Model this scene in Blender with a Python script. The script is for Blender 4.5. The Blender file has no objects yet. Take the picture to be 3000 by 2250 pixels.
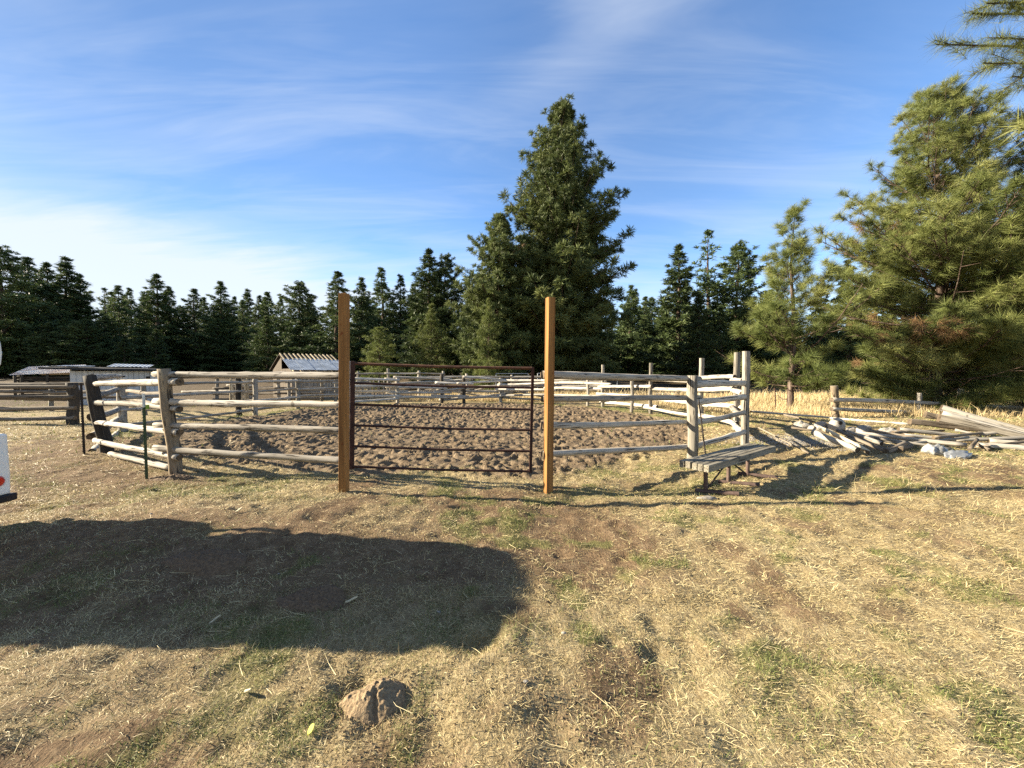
import bpy, math, random
import numpy as np
from mathutils import Vector, Matrix
rad = math.radians
S = bpy.context.scene
COL = S.collection
RNG = np.random.default_rng(7)
random.seed(7)

# ------------------------------------------------------------------ camera model
F = 1127.0; PITCH = rad(1.575); CAMZ = 1.55
def W(px, py, Y):
    """world point at depth Y seen at (px,py) of the 3000x2250 photograph"""
    u = (px-1500)/F; v = (1125-py)/F
    dy = math.cos(PITCH)+v*math.sin(PITCH); dz = -math.sin(PITCH)+v*math.cos(PITCH)
    t = Y/dy
    return Vector((u*t, Y, CAMZ+dz*t))
def sstep(a, b, x):
    t = np.clip((x-a)/(b-a), 0, 1); return t*t*(3-2*t)
def G(px, py):
    """ground point seen at that pixel"""
    lo, hi = .8, 400.
    for _ in range(50):
        m = (lo*hi)**.5; p = W(px, py, m)
        if p.z > zbase(p.x, p.y): lo = m
        else: hi = m
    p = W(px, py, lo); p.z = float(zbase(p.x, p.y)); return p

# ------------------------------------------------------------------ noise
def _h(ix, iy, s):
    n = (ix.astype(np.int64)*374761393+iy.astype(np.int64)*668265263+s*1274126177) & 0xFFFFFFFF
    n = ((n ^ (n >> 13))*1274126177) & 0xFFFFFFFF
    n = n ^ (n >> 16)
    return (n & 0xFFFF)/65535.0
def vnoise(x, y, s=0):
    x = np.asarray(x, float); y = np.asarray(y, float)
    ix = np.floor(x); iy = np.floor(y); fx = x-ix; fy = y-iy
    fx = fx*fx*(3-2*fx); fy = fy*fy*(3-2*fy)
    a = _h(ix, iy, s); b = _h(ix+1, iy, s); c = _h(ix, iy+1, s); d = _h(ix+1, iy+1, s)
    return (a*(1-fx)+b*fx)*(1-fy)+(c*(1-fx)+d*fx)*fy
def fbm(x, y, s=0, o=4):
    r = 0; a = .5
    for k in range(o):
        r = r+a*vnoise(np.asarray(x)*2**k, np.asarray(y)*2**k, s+k); a *= .5
    return r/(1-.5**o)

# ------------------------------------------------------------------ terrain
PEN = [(-2.2,5.05),(-5.2,5.9),(-7.9,7.4),(-10.4,10.2),(-9.9,13.9),(-9.2,16.5),(-8.0,18.4),(-5.9,19.8),(-3.65,20.0),(-2.5,20.0),(-.6,20.4),
       (1.9,19.4),(4.07,17.3),(5.2,14.4),(5.6,11.4),(5.36,9.2),(4.28,7.1),(2.96,6.3),(.48,5.05)]
PC = (-2.3, 12.2)
_ang = []; _rad = []
for i in range(len(PEN)):
    a = np.array(PEN[i]); b = np.array(PEN[(i+1) % len(PEN)])
    for k in range(8):
        p = a+(b-a)*k/8-np.array(PC); _ang.append(math.atan2(p[1], p[0])); _rad.append(np.hypot(*p))
_o = np.argsort(_ang); _ang = np.array(_ang)[_o]; _rad = np.array(_rad)[_o]
def pen_in(x, y):
    """metres inside the pen fence (negative outside)"""
    dx = x-PC[0]; dy = y-PC[1]
    return np.interp(np.arctan2(dy, dx), _ang, _rad, period=2*math.pi)-np.hypot(dx, dy)
def zbase(x, y):
    x = np.asarray(x, float); y = np.asarray(y, float)
    z = .27*sstep(0, 8.5, x)*(1-.75*sstep(9, 14, y))
    z = z+.15*np.exp(-(((x+2.6)/2.2)**2+((y-4.0)/1.0)**2))
    z = z+.033*np.maximum(0, y-24)*sstep(24, 40, y)
    z = z-.004*np.maximum(0, y-120)
    return z
def pen_mask(x, y):
    n = fbm(x*.9, y*.9, 31)-.5
    return sstep(-.1, .55, pen_in(x, y)-.45+n*1.5+sstep(4.4, 5.8, y)*0)
def zground(x, y):
    near = 1-sstep(10, 30, np.abs(y))
    z = zbase(x, y)
    m = pen_mask(x, y)
    z = z+near*((fbm(x*.55, y*.55, 3)-.5)*.13+(fbm(x*2.6, y*2.6, 5)-.5)*.075+(fbm(x*9, y*9, 8, 3)-.5)*.04*(1-m))
    z = z+(fbm(x*.05, y*.05, 12)-.5)*1.2*sstep(25, 60, np.hypot(x, y))
    z = z+m*((fbm(x*2.2, y*2.2, 14)-.5)*.05+(fbm(x*9, y*9, 17, 3)-.5)*.04)
    return z

# ------------------------------------------------------------------ helpers: objects
def tag(o, label=None, cat=None, group=None, kind=None):
    if label: o['label'] = label
    if cat: o['category'] = cat
    if group: o['group'] = group
    if kind: o['kind'] = kind
    return o
def thing(name, label, cat, loc=(0,0,0), rz=0, group=None):
    o = bpy.data.objects.new(name, None); COL.objects.link(o)
    o.location = loc; o.rotation_euler = (0,0,rz); o.empty_display_size = .2
    return tag(o, label, cat, group)
def link(name, me, parent=None):
    o = bpy.data.objects.new(name, me); COL.objects.link(o)
    if parent: o.parent = parent
    return o
def mesh_np(name, V, Fa, mats, smooth=False, attrs=None, midx=None):
    V = np.ascontiguousarray(V, dtype=np.float32); Fa = np.ascontiguousarray(Fa, dtype=np.int32)
    me = bpy.data.meshes.new(name); n = len(V); m, k = Fa.shape
    me.vertices.add(n); me.vertices.foreach_set('co', V.ravel())
    me.loops.add(m*k); me.loops.foreach_set('vertex_index', Fa.ravel())
    me.polygons.add(m); me.polygons.foreach_set('loop_start', np.arange(0, m*k, k, dtype=np.int32))
    if smooth: me.polygons.foreach_set('use_smooth', np.ones(m, bool))
    for mt in (mats if isinstance(mats, (list,tuple)) else [mats]): me.materials.append(mt)
    if midx is not None: me.polygons.foreach_set('material_index', np.ascontiguousarray(midx, dtype=np.int32))
    me.update(calc_edges=True)
    for an, av in (attrs or {}).items():
        av = np.ascontiguousarray(av, dtype=np.float32)
        if av.ndim == 1:
            a = me.attributes.new(an, 'FLOAT', 'POINT'); a.data.foreach_set('value', av)
        else:
            a = me.attributes.new(an, 'FLOAT_COLOR', 'POINT'); a.data.foreach_set('color', av.ravel())
    return me
class MB:
    """collects simple solids and links them as one mesh"""
    def __init__(s): s.v = []; s.f = []; s.m = []; s.sm = []
    def add(s, vs, fs, mi=0, smooth=False):
        b = len(s.v); s.v += [tuple(v) for v in vs]
        for f in fs: s.f.append([b+i for i in f]); s.m.append(mi); s.sm.append(smooth)
    def box(s, c, sz, rot=None, mi=0, bev=0.0):
        x, y, z = sz[0]/2, sz[1]/2, sz[2]/2
        vs = [Vector((a*x, b*y, d*z)) for d in (-1,1) for b in (-1,1) for a in (-1,1)]
        if rot is not None: vs = [rot @ v for v in vs]
        vs = [v+Vector(c) for v in vs]
        s.add(vs, [(0,2,3,1),(4,5,7,6),(0,1,5,4),(2,6,7,3),(0,4,6,2),(1,3,7,5)], mi)
    def beam(s, a, b, w, h, mi=0, up=Vector((0,0,1))):
        a = Vector(a); b = Vector(b); d = (b-a); L = d.length; d.normalize()
        sd = d.cross(up)
        if sd.length < 1e-3: sd = Vector((1,0,0))
        sd.normalize(); u = sd.cross(d)
        s.box((a+b)/2, (L, w, h), Matrix((d, sd, u)).transposed(), mi)
    def tube(s, pts, rs, n=8, mi=0, cap=True):
        pts = [Vector(p) for p in pts]; rings = []
        if not isinstance(rs, (list,tuple)): rs = [rs]*len(pts)
        prev = None
        for i, p in enumerate(pts):
            d = (pts[min(i+1, len(pts)-1)]-pts[max(i-1, 0)]).normalized()
            a = d.cross(Vector((0,0,1)) if abs(d.z) < .9 else Vector((1,0,0))).normalized() if prev is None else (prev-d*prev.dot(d)).normalized()
            prev = a; b = d.cross(a)
            rings.append([p+(a*math.cos(t)+b*math.sin(t))*rs[i] for t in [2*math.pi*k/n for k in range(n)]])
        vs = [v for r in rings for v in r]; fs = []
        for i in range(len(pts)-1):
            for k in range(n):
                k2 = (k+1) % n; fs.append((i*n+k, i*n+k2, (i+1)*n+k2, (i+1)*n+k))
        s.add(vs, fs, mi, True)
        if cap:
            s.add(rings[0], [tuple(reversed(range(n)))], mi); s.add(rings[-1], [tuple(range(n))], mi)
    def build(s, name, mats, parent=None, bevel=0, offset=None):
        me = bpy.data.meshes.new(name)
        off = Vector(offset) if offset is not None else Vector((0,0,0))
        me.from_pydata([tuple(Vector(v)-off) for v in s.v], [], s.f)
        for mt in (mats if isinstance(mats, (list,tuple)) else [mats]): me.materials.append(mt)
        me.polygons.foreach_set('material_index', s.m); me.polygons.foreach_set('use_smooth', s.sm); me.update()
        o = link(name, me, parent)
        if bevel:
            md = o.modifiers.new('bevel', 'BEVEL'); md.width = bevel; md.segments = 2; md.limit_method = 'ANGLE'
        return o

# ------------------------------------------------------------------ materials
def new_mat(name, rough=.85, spec=.25):
    m = bpy.data.materials.new(name); m.use_nodes = True
    nt = m.node_tree; b = nt.nodes['Principled BSDF']
    b.inputs['Roughness'].default_value = rough; b.inputs['Specular IOR Level'].default_value = spec
    return m, nt, b
def nd(nt, typ, **kw):
    n = nt.nodes.new(typ)
    for k, v in kw.items():
        if k in n.inputs.keys() and not hasattr(n, k): n.inputs[k].default_value = v
        else: setattr(n, k, v)
    return n
def ramp(nt, fac, stops):
    r = nt.nodes.new('ShaderNodeValToRGB'); e = r.color_ramp.elements
    while len(e) < len(stops): e.new(.5)
    for i, (p, c) in enumerate(stops): e[i].position = p; e[i].color = (*c, 1) if len(c) == 3 else c
    nt.links.new(fac, r.inputs[0]); return r.outputs[0]
def noise(nt, vec, scale, detail=4, rough=.55, dist=0):
    n = nt.nodes.new('ShaderNodeTexNoise'); n.inputs['Scale'].default_value = scale; n.inputs['Detail'].default_value = detail
    n.inputs['Roughness'].default_value = rough; n.inputs['Distortion'].default_value = dist
    nt.links.new(vec, n.inputs['Vector']); return n.outputs['Fac']
def mapping(nt, vec, scale=(1,1,1), rot=(0,0,0)):
    n = nt.nodes.new('ShaderNodeMapping'); n.inputs['Scale'].default_value = scale; n.inputs['Rotation'].default_value = rot
    nt.links.new(vec, n.inputs['Vector']); return n.outputs[0]
def mix(nt, fac, a, b, blend='MIX'):
    n = nt.nodes.new('ShaderNodeMix'); n.data_type = 'RGBA'; n.blend_type = blend
    for sock, val in ((n.inputs[0], fac), (n.inputs[6], a), (n.inputs[7], b)):
        if isinstance(val, (int,float)): sock.default_value = val
        elif isinstance(val, tuple): sock.default_value = (*val, 1) if len(val) == 3 else val
        else: nt.links.new(val, sock)
    return n.outputs[2]
def math_n(nt, op, a, b=None, c=None, clamp=False):
    n = nt.nodes.new('ShaderNodeMath'); n.operation = op; n.use_clamp = clamp
    for i, val in enumerate((a, b, c)):
        if val is None: continue
        if isinstance(val, (int,float)): n.inputs[i].default_value = val
        else: nt.links.new(val, n.inputs[i])
    return n.outputs[0]
def bump(nt, bsdf, h, strength=.5, dist=.02):
    n = nt.nodes.new('ShaderNodeBump'); n.inputs['Strength'].default_value = strength; n.inputs['Distance'].default_value = dist
    nt.links.new(h, n.inputs['Height']); nt.links.new(n.outputs[0], bsdf.inputs['Normal'])
def objco(nt):
    tc = nt.nodes.new('ShaderNodeTexCoord'); oi = nt.nodes.new('ShaderNodeObjectInfo')
    m = nt.nodes.new('ShaderNodeVectorMath'); m.operation = 'SCALE'; m.inputs[0].default_value = (31,17,53)
    nt.links.new(oi.outputs['Random'], m.inputs['Scale'])
    a = nt.nodes.new('ShaderNodeVectorMath'); a.operation = 'ADD'
    nt.links.new(tc.outputs['Object'], a.inputs[0]); nt.links.new(m.outputs[0], a.inputs[1])
    return a.outputs[0], oi.outputs['Random']
def wood_mat(name, cols, grain=(1.2,22,22), knot=.6, dark=(.05,.04,.03), crack=.75, tint=.42, bumpd=.009, along_z=False):
    m, nt, b = new_mat(name, .88, .15)
    co, rnd = objco(nt)
    g = grain if not along_z else (grain[1], grain[2], grain[0])
    fine = noise(nt, mapping(nt, co, g), 1.6, 6, .65)
    big = noise(nt, mapping(nt, co, (g[0]*.8, g[1]*.25, g[2]*.25)), 1.3, 3)
    f2 = math_n(nt, 'ADD', math_n(nt, 'MULTIPLY', fine, .6), math_n(nt, 'MULTIPLY', big, .4))
    c = ramp(nt, f2, [(.3, cols[0]), (.5, cols[1]), (.7, cols[2])])
    ck = noise(nt, mapping(nt, co, tuple(v*1.7 for v in g)), 1.3, 2, .5)
    c = mix(nt, ramp(nt, ck, [(.28+.1*crack, (1,1,1)), (.34+.1*crack, (0,0,0))]), c, dark)
    kn = noise(nt, mapping(nt, co, (9,9,9)), 1.0, 1)
    c = mix(nt, math_n(nt, 'MULTIPLY', ramp(nt, kn, [(.70, (0,0,0)), (.76, (1,1,1))]), knot), c, dark)
    t = nt.nodes.new('ShaderNodeMapRange'); nt.links.new(rnd, t.inputs[0]); t.inputs[3].default_value = 1-tint; t.inputs[4].default_value = 1.08
    hs = nt.nodes.new('ShaderNodeHueSaturation'); nt.links.new(c, hs.inputs['Color']); nt.links.new(t.outputs[0], hs.inputs['Value'])
    nt.links.new(hs.outputs[0], b.inputs['Base Color'])
    bump(nt, b, math_n(nt, 'ADD', f2, math_n(nt, 'MULTIPLY', ck, .6)), .7, bumpd)
    return m
M = {}
M['log'] = wood_mat('weathered_log', [(.21,.185,.145),(.40,.36,.30),(.57,.52,.435)])
M['log_sunlit'] = wood_mat('sunlit_log', [(.32,.285,.23),(.52,.475,.40),(.66,.61,.52)], crack=.6)  # lit copy of the weathered log, sunlight painted in as brighter colour
M['log_grey'] = wood_mat('heap_log', [(.20,.18,.145),(.36,.325,.27),(.52,.475,.40)], crack=.3, knot=.15, tint=.45)
M['log_brown'] = wood_mat('brown_log', [(.10,.078,.055),(.19,.155,.115),(.30,.26,.20)])
M['log_yellow'] = wood_mat('split_log', [(.32,.25,.15),(.5,.41,.27),(.62,.54,.40)])
M['post'] = wood_mat('grey_post', [(.17,.15,.12),(.30,.27,.22),(.42,.385,.32)], along_z=True)
M['post_bark'] = wood_mat('bark_post', [(.09,.065,.04),(.24,.19,.13),(.44,.33,.19)], grain=(1.6,9,9), along_z=True, knot=.2, bumpd=.012)
M['post_dark'] = wood_mat('dark_post', [(.02,.017,.013),(.05,.042,.033),(.10,.085,.066)], along_z=True)
M['endgrain'] = wood_mat('log_end', [(.06,.045,.03),(.12,.09,.06),(.20,.155,.105)], grain=(8,8,8))
M['cedar'] = wood_mat('cedar_timber', [(.12,.052,.017),(.24,.118,.038),(.35,.190,.07)], grain=(.8,16,16), along_z=True, knot=.8, dark=(.13,.035,.01), crack=-.25, tint=.05, bumpd=.003)
M['board'] = wood_mat('grey_board', [(.16,.135,.10),(.28,.245,.19),(.40,.355,.285)], grain=(1,26,26))
M['boardv'] = wood_mat('grey_siding', [(.16,.14,.11),(.29,.265,.225),(.41,.38,.33)], grain=(1,14,14), along_z=True)
M['gable'] = wood_mat('gable_board', [(.05,.04,.03),(.10,.08,.06),(.17,.14,.105)], dark=(.02,.016,.012), grain=(1,14,14), along_z=True)
M['darkwood'] = wood_mat('dark_wood', [(.03,.024,.018),(.065,.052,.038),(.11,.09,.065)])
M['bench'] = wood_mat('bench_board', [(.13,.115,.085),(.24,.215,.165),(.36,.325,.255)], grain=(1,26,26), crack=.7)
def plain(name, col, rough=.6, metal=0., var=.15, scale=8, bumpd=0, col2=None, spec=.3):
    m, nt, b = new_mat(name, rough, spec); b.inputs['Metallic'].default_value = metal
    co, rnd = objco(nt); n = noise(nt, co, scale, 5, .6)
    c2 = col2 or tuple(v*(1-var*2) for v in col)
    nt.links.new(ramp(nt, n, [(.35, c2), (.65, col)]), b.inputs['Base Color'])
    if bumpd: bump(nt, b, n, .6, bumpd)
    return m
M['rust'] = plain('rusty_pipe', (.06,.026,.018), .8, .15, scale=14, col2=(.028,.013,.010))
M['rust_top'] = plain('rusty_pipe_bare', (.12,.055,.03), .85, .1, scale=22, col2=(.045,.022,.014))
M['iron'] = plain('dark_iron', (.035,.028,.025), .7, .4, scale=20)
M['galv'] = plain('galvanised', (.42,.44,.46), .45, .5, scale=12)
M['tin'] = plain('roof_tin', (.40,.44,.48), .5, .35, scale=2.2, col2=(.22,.245,.27))
M['tin_rust'] = plain('roof_tin_rusted', (.5,.5,.47), .6, .2, scale=1.6, col2=(.33,.22,.15))
M['white'] = plain('white_paint', (.78,.77,.72), .35, 0, .04, 3)
M['shedwhite'] = plain('shed_paint', (.56,.54,.50), .7, 0, .1, 3)
M['black'] = plain('black_rubber', (.018,.018,.02), .6, 0, .2)
M['tarblack'] = plain('tar_paper', (.02,.021,.023), .7, 0, .2, 6)
M['interior'] = plain('dark_interior', (.03,.025,.02), .9)
M['tpost_green'] = plain('green_steel', (.05,.085,.045), .6, .2, scale=20)
M['tpost_white'] = plain('white_steel_tip', (.62,.64,.6), .5, 0)
M['pipe_brown'] = plain('bench_pipe', (.12,.082,.068), .7, .2, scale=20, col2=(.07,.045,.036))
m, nt, b = new_mat('red_lens', .15, .5); b.inputs['Base Color'].default_value = (.55,.015,.01,1); M['red'] = m
M['rock'] = plain('pale_rock', (.31,.285,.245), .9, 0, scale=9, bumpd=.03, col2=(.16,.145,.125))
M['concrete'] = plain('concrete', (.36,.335,.29), .9, 0, scale=14, bumpd=.02, col2=(.24,.22,.19))
M['bag'] = plain('white_plastic', (.36,.355,.33), .35, 0, scale=7, col2=(.15,.15,.14), spec=.5)
M['bag_grey'] = plain('grey_plastic', (.26,.27,.275), .25, 0, scale=5, col2=(.09,.095,.10), spec=.6)
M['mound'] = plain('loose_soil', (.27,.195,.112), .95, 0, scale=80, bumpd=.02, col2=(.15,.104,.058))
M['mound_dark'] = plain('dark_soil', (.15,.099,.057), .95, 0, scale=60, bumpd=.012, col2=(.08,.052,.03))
M['clod'] = plain('dung_clod', (.045,.032,.022), .95, 0, scale=30, bumpd=.02)
M['leaf'] = plain('yellow_leaf', (.5,.48,.08), .6)
M['straw_bit'] = plain('wood_chip', (.55,.47,.30), .8)
M['chain'] = plain('chain', (.22,.13,.07), .6, .5)

def leaf_mat(name, stops, trans=.25, rough=.6):
    m = bpy.data.materials.new(name); m.use_nodes = True; nt = m.node_tree
    b = nt.nodes['Principled BSDF']; b.inputs['Roughness'].default_value = rough; b.inputs['Specular IOR Level'].default_value = .25
    at = nt.nodes.new('ShaderNodeAttribute'); at.attribute_name = 'tint'
    c = ramp(nt, at.outputs['Fac'], stops)
    oi = nt.nodes.new('ShaderNodeObjectInfo'); hs = nt.nodes.new('ShaderNodeHueSaturation')
    mr = nt.nodes.new('ShaderNodeMapRange'); nt.links.new(oi.outputs['Random'], mr.inputs[0]); mr.inputs[3].default_value = .8; mr.inputs[4].default_value = 1.15
    nt.links.new(c, hs.inputs['Color']); nt.links.new(mr.outputs[0], hs.inputs['Value']); c = hs.outputs[0]
    nt.links.new(c, b.inputs['Base Color'])
    t = nt.nodes.new('ShaderNodeBsdfTranslucent'); nt.links.new(c, t.inputs[0])
    mx = nt.nodes.new('ShaderNodeMixShader'); mx.inputs[0].default_value = trans
    nt.links.new(b.outputs[0], mx.inputs[1]); nt.links.new(t.outputs[0], mx.inputs[2])
    nt.links.new(mx.outputs[0], nt.nodes['Material Output'].inputs[0]); return m
M['needle_far'] = leaf_mat('far_needles', [(0,(.032,.052,.020)),(.5,(.066,.094,.032)),(1,(.115,.145,.045))], .22)
M['needle_mid'] = leaf_mat('mid_needles', [(0,(.040,.056,.018)),(.5,(.085,.108,.033)),(1,(.15,.17,.055))], .22)
M['needle_young'] = leaf_mat('young_needles', [(0,(.055,.075,.018)),(.5,(.11,.135,.032)),(1,(.17,.18,.05))], .28)
M['needle_near'] = leaf_mat('near_needles', [(0,(.064,.085,.022)),(.5,(.142,.165,.046)),(1,(.25,.252,.085))], .25)
M['needle_dead'] = leaf_mat('dead_needles', [(0,(.16,.095,.045)),(1,(.32,.205,.105))], .25)
M['straw'] = leaf_mat('straw_blades', [(0,(.165,.115,.052)),(.5,(.415,.325,.158)),(1,(.69,.59,.335))], .2)
M['gold'] = leaf_mat('golden_grass', [(0,(.27,.19,.09)),(.5,(.46,.36,.19)),(1,(.62,.52,.31))], .3)
M['green'] = leaf_mat('green_blades', [(0,(.07,.09,.025)),(.5,(.15,.18,.05)),(1,(.28,.30,.10))], .3)
m, nt, b = new_mat('bark', .95, .1); co, rnd = objco(nt)
n1 = noise(nt, mapping(nt, co, (7,7,1.6)), 1.5, 6, .65)
nt.links.new(ramp(nt, n1, [(.35,(.03,.021,.016)),(.52,(.085,.06,.046)),(.68,(.19,.15,.12))]), b.inputs['Base Color']); bump(nt, b, n1, .9, .05); M['bark'] = m

def ground_mat():
    m, nt, b = new_mat('ground_soil_and_straw', .95, .1)
    tc = nt.nodes.new('ShaderNodeTexCoord'); co = tc.outputs['Object']
    at = nt.nodes.new('ShaderNodeVertexColor'); at.layer_name = 'zone'
    sp = nt.nodes.new('ShaderNodeSeparateColor'); nt.links.new(at.outputs[0], sp.inputs[0])
    fine = noise(nt, co, 55, 5, .7); mid = noise(nt, co, 9, 5, .6); big = noise(nt, co, 1.1, 4)
    stre = noise(nt, mapping(nt, co, (14,70,30), (0,0,rad(-32))), 1, 4, .65)
    stre2 = noise(nt, mapping(nt, co, (60,12,30), (0,0,rad(20))), 1, 4, .65)
    k = math_n(nt, 'ADD', math_n(nt, 'MULTIPLY', stre, .5), math_n(nt, 'MULTIPLY', stre2, .5))
    straw = ramp(nt, k, [(.36,(.095,.066,.034)),(.5,(.245,.19,.10)),(.64,(.48,.405,.245))])
    straw = mix(nt, .45, straw, ramp(nt, mid, [(.3,(.155,.112,.06)),(.7,(.365,.30,.17))]))
    soil = ramp(nt, math_n(nt, 'ADD', math_n(nt, 'MULTIPLY', fine, .5), math_n(nt, 'MULTIPLY', mid, .5)), [(.35,(.075,.047,.027)),(.5,(.135,.091,.052)),(.66,(.235,.168,.10))])
    green = ramp(nt, fine, [(.35,(.045,.06,.015)),(.65,(.15,.17,.045))])
    pen = ramp(nt, math_n(nt, 'ADD', math_n(nt, 'MULTIPLY', fine, .35), math_n(nt, 'MULTIPLY', mid, .65)), [(.32,(.075,.053,.033)),(.5,(.145,.107,.068)),(.68,(.23,.178,.118))])
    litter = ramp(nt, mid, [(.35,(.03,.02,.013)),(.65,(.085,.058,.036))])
    thr = lambda ch, w=.5: math_n(nt, 'MULTIPLY_ADD', math_n(nt, 'ADD', ch, math_n(nt, 'MULTIPLY', math_n(nt, 'SUBTRACT', math_n(nt, 'ADD', math_n(nt,'MULTIPLY',mid,.6), math_n(nt,'MULTIPLY',fine,.4)), .5), 1.6)), 2.0, -.5, clamp=True)
    c = mix(nt, thr(sp.outputs[2]), straw, soil)
    c = mix(nt, math_n(nt, 'MULTIPLY', thr(sp.outputs[1]), .55), c, green)
    c = mix(nt, thr(sp.outputs[0]), c, pen)
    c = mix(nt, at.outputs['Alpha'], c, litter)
    nt.links.new(c, b.inputs['Base Color'])
    h = math_n(nt, 'ADD', math_n(nt, 'MULTIPLY', fine, .5), math_n(nt, 'ADD', math_n(nt, 'MULTIPLY', mid, .8), math_n(nt, 'MULTIPLY', k, .6)))
    bump(nt, b, h, .9, .03); return m
M['ground'] = ground_mat()

# ------------------------------------------------------------------ ground sheet
def axis(lo, hi, segs, far, g=1.16):
    a = []
    x = lo
    for end, st in segs:
        while x < end-1e-6: a.append(x); x += st
    a.append(x)
    st = segs[-1][1]
    while a[-1] < far: st *= g; a.append(a[-1]+st)
    return a
xp = axis(0, 0, [(7.5,.045),(12,.09)], 600)
xs = np.array([-v for v in xp[:0:-1]]+xp)
yp = axis(1.1, 0, [(5.6,.032),(9,.045),(21,.06)], 700)
ys = np.array([-40,-20,-10,-5,-3,-1.5,-.5,.2,.7,.9,1.0]+yp)
GX, GY = np.meshgrid(xs, ys)
GZ = zground(GX, GY)
def stamp(cx, cy, r, depth, rim, sx=1.0, ang=0.0):
    i0, i1 = np.searchsorted(xs, [cx-2.2*r, cx+2.2*r]); j0, j1 = np.searchsorted(ys, [cy-2.2*r, cy+2.2*r])
    if i1 <= i0 or j1 <= j0: return
    X = GX[j0:j1, i0:i1]-cx; Y = GY[j0:j1, i0:i1]-cy; ca, sa = math.cos(ang), math.sin(ang)
    d = np.hypot((X*ca+Y*sa)/sx, -X*sa+Y*ca)/r
    GZ[j0:j1, i0:i1] += -depth*np.exp(-(d*1.25)**4)+rim*np.exp(-((d-1.35)/.33)**2)
for _ in range(9500):
    x = random.uniform(-10.5, 6); y = random.uniform(5.2, 20.5)
    if pen_in(x, y) > .5+random.random()*.4:
        stamp(x, y, random.uniform(.04,.09)*(1+.25*(y > 10)), random.uniform(.03,.07), random.uniform(.012,.03), random.uniform(.8,1.7), random.uniform(0,3.1))
for _ in range(260):
    x = random.uniform(-6, 6); y = random.uniform(1.5, 6)
    stamp(x, y, random.uniform(.05,.10), random.uniform(.008,.022), random.uniform(.003,.012), random.uniform(.8,1.6), random.uniform(0,3.1))
def gz(x, y):
    """height of the ground sheet (bilinear)"""
    x = np.asarray(x, float); y = np.asarray(y, float)
    i = np.clip(np.searchsorted(xs, x)-1, 0, len(xs)-2); j = np.clip(np.searchsorted(ys, y)-1, 0, len(ys)-2)
    tx = (x-xs[i])/(xs[i+1]-xs[i]); ty = (y-ys[j])/(ys[j+1]-ys[j])
    return (GZ[j,i]*(1-tx)+GZ[j,i+1]*tx)*(1-ty)+(GZ[j+1,i]*(1-tx)+GZ[j+1,i+1]*tx)*ty
def gzf(x, y): return float(gz(x, y))
def blob(x, y, cx, cy, rx, ry, ang=0):
    ca, sa = math.cos(ang), math.sin(ang); X = x-cx; Y = y-cy
    return np.exp(-(((X*ca+Y*sa)/rx)**2+((-X*sa+Y*ca)/ry)**2))
def soil_f(x, y):
    s = sstep(.50, .68, fbm(x*2.1, y*2.1, 41))*.55
    s = s+blob(x, y, -2.6, 3.2, 3.2, .95, -.1)*1.0+blob(x, y, -1.9, 1.65, 1.3, .45)*.2+blob(x, y, .6, 4.2, 1.6, .5, -.2)*.55+blob(x, y, .45, 3.5, 1.1, .6, -.5)*.7+blob(x, y, -.5, 4.6, 1.6, .5)*.6
    s = s+blob(x, y, -2.2, 1.7, 1.0, .6)*.25+blob(x, y, -2.2, 5.05, .28, .2)*.9+blob(x, y, .48, 5.05, .28, .2)*.9+blob(x, y, -7, 5.5, 2.2, 1.3, .2)*.9+blob(x, y, 6.2, 5.2, 2.4, .6, .1)*.6+blob(x, y, -9, 8, 3, 2)*.7
    s = s+blob(x, y, .35, 1.65, .5, .3)*.45+blob(x, y, -4.6, 5.5, .9, .35)*.5
    return np.clip(s, 0, 1)
def green_f(x, y):
    g = sstep(.55, .72, fbm(x*2.3+9, y*2.3, 51))*.85*(.45+.55*sstep(-3, 0, x))
    g = g+blob(x, y, -4.0, 4.9, 1.3, .5)*.7+blob(x, y, -1.7, 2.35, 1.1, .3, -.1)*.35+blob(x, y, -.2, 2.3, .5, .25)*.45+blob(x, y, 1.2, 1.75, .7, .4)*.4
    g = g+blob(x, y, 1.0, 4.9, 1.0, .3)*.5+blob(x, y, -2.6, 5.6, 1.5, .3)*.6+blob(x, y, 3.6, 7.6, .9, .7)*.7+blob(x, y, 2.4, 5.0, .9, .5)*.5
    ring = np.exp(-((pen_in(x, y)-.15)/.45)**2)*sstep(.4, .6, fbm(x*.7, y*.7, 61))*sstep(8, 11, y)
    return np.clip(g+ring*.9, 0, 1)
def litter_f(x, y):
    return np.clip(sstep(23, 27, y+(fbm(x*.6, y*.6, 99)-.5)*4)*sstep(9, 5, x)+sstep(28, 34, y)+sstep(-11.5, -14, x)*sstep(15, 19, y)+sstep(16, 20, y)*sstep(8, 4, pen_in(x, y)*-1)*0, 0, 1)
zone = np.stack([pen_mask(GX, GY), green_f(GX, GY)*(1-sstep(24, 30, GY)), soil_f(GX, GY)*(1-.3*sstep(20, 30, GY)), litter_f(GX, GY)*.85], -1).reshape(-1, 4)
ny, nx = GX.shape
idx = np.arange(ny*nx).reshape(ny, nx)
quads = np.stack([idx[:-1,:-1], idx[:-1,1:], idx[1:,1:], idx[1:,:-1]], -1).reshape(-1, 4)
VV = np.stack([GX, GY, GZ], -1).reshape(-1, 3)
inpen = zone[:,0][quads].mean(1) > .5
def sub_sheet(name, sel, label):
    q = quads[sel]; u, inv = np.unique(q, return_inverse=True)
    me = mesh_np(name, VV[u], inv.reshape(q.shape), M['ground'], True, {'zone': zone[u]})
    return tag(link(name, me), label, None, None, 'structure')
sub_sheet('ground', ~inpen, 'dry trampled grass and bare soil around the round pen')
sub_sheet('pen_dirt', inpen, 'loose brown dirt pocked with hoof prints inside the round pen')

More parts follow.
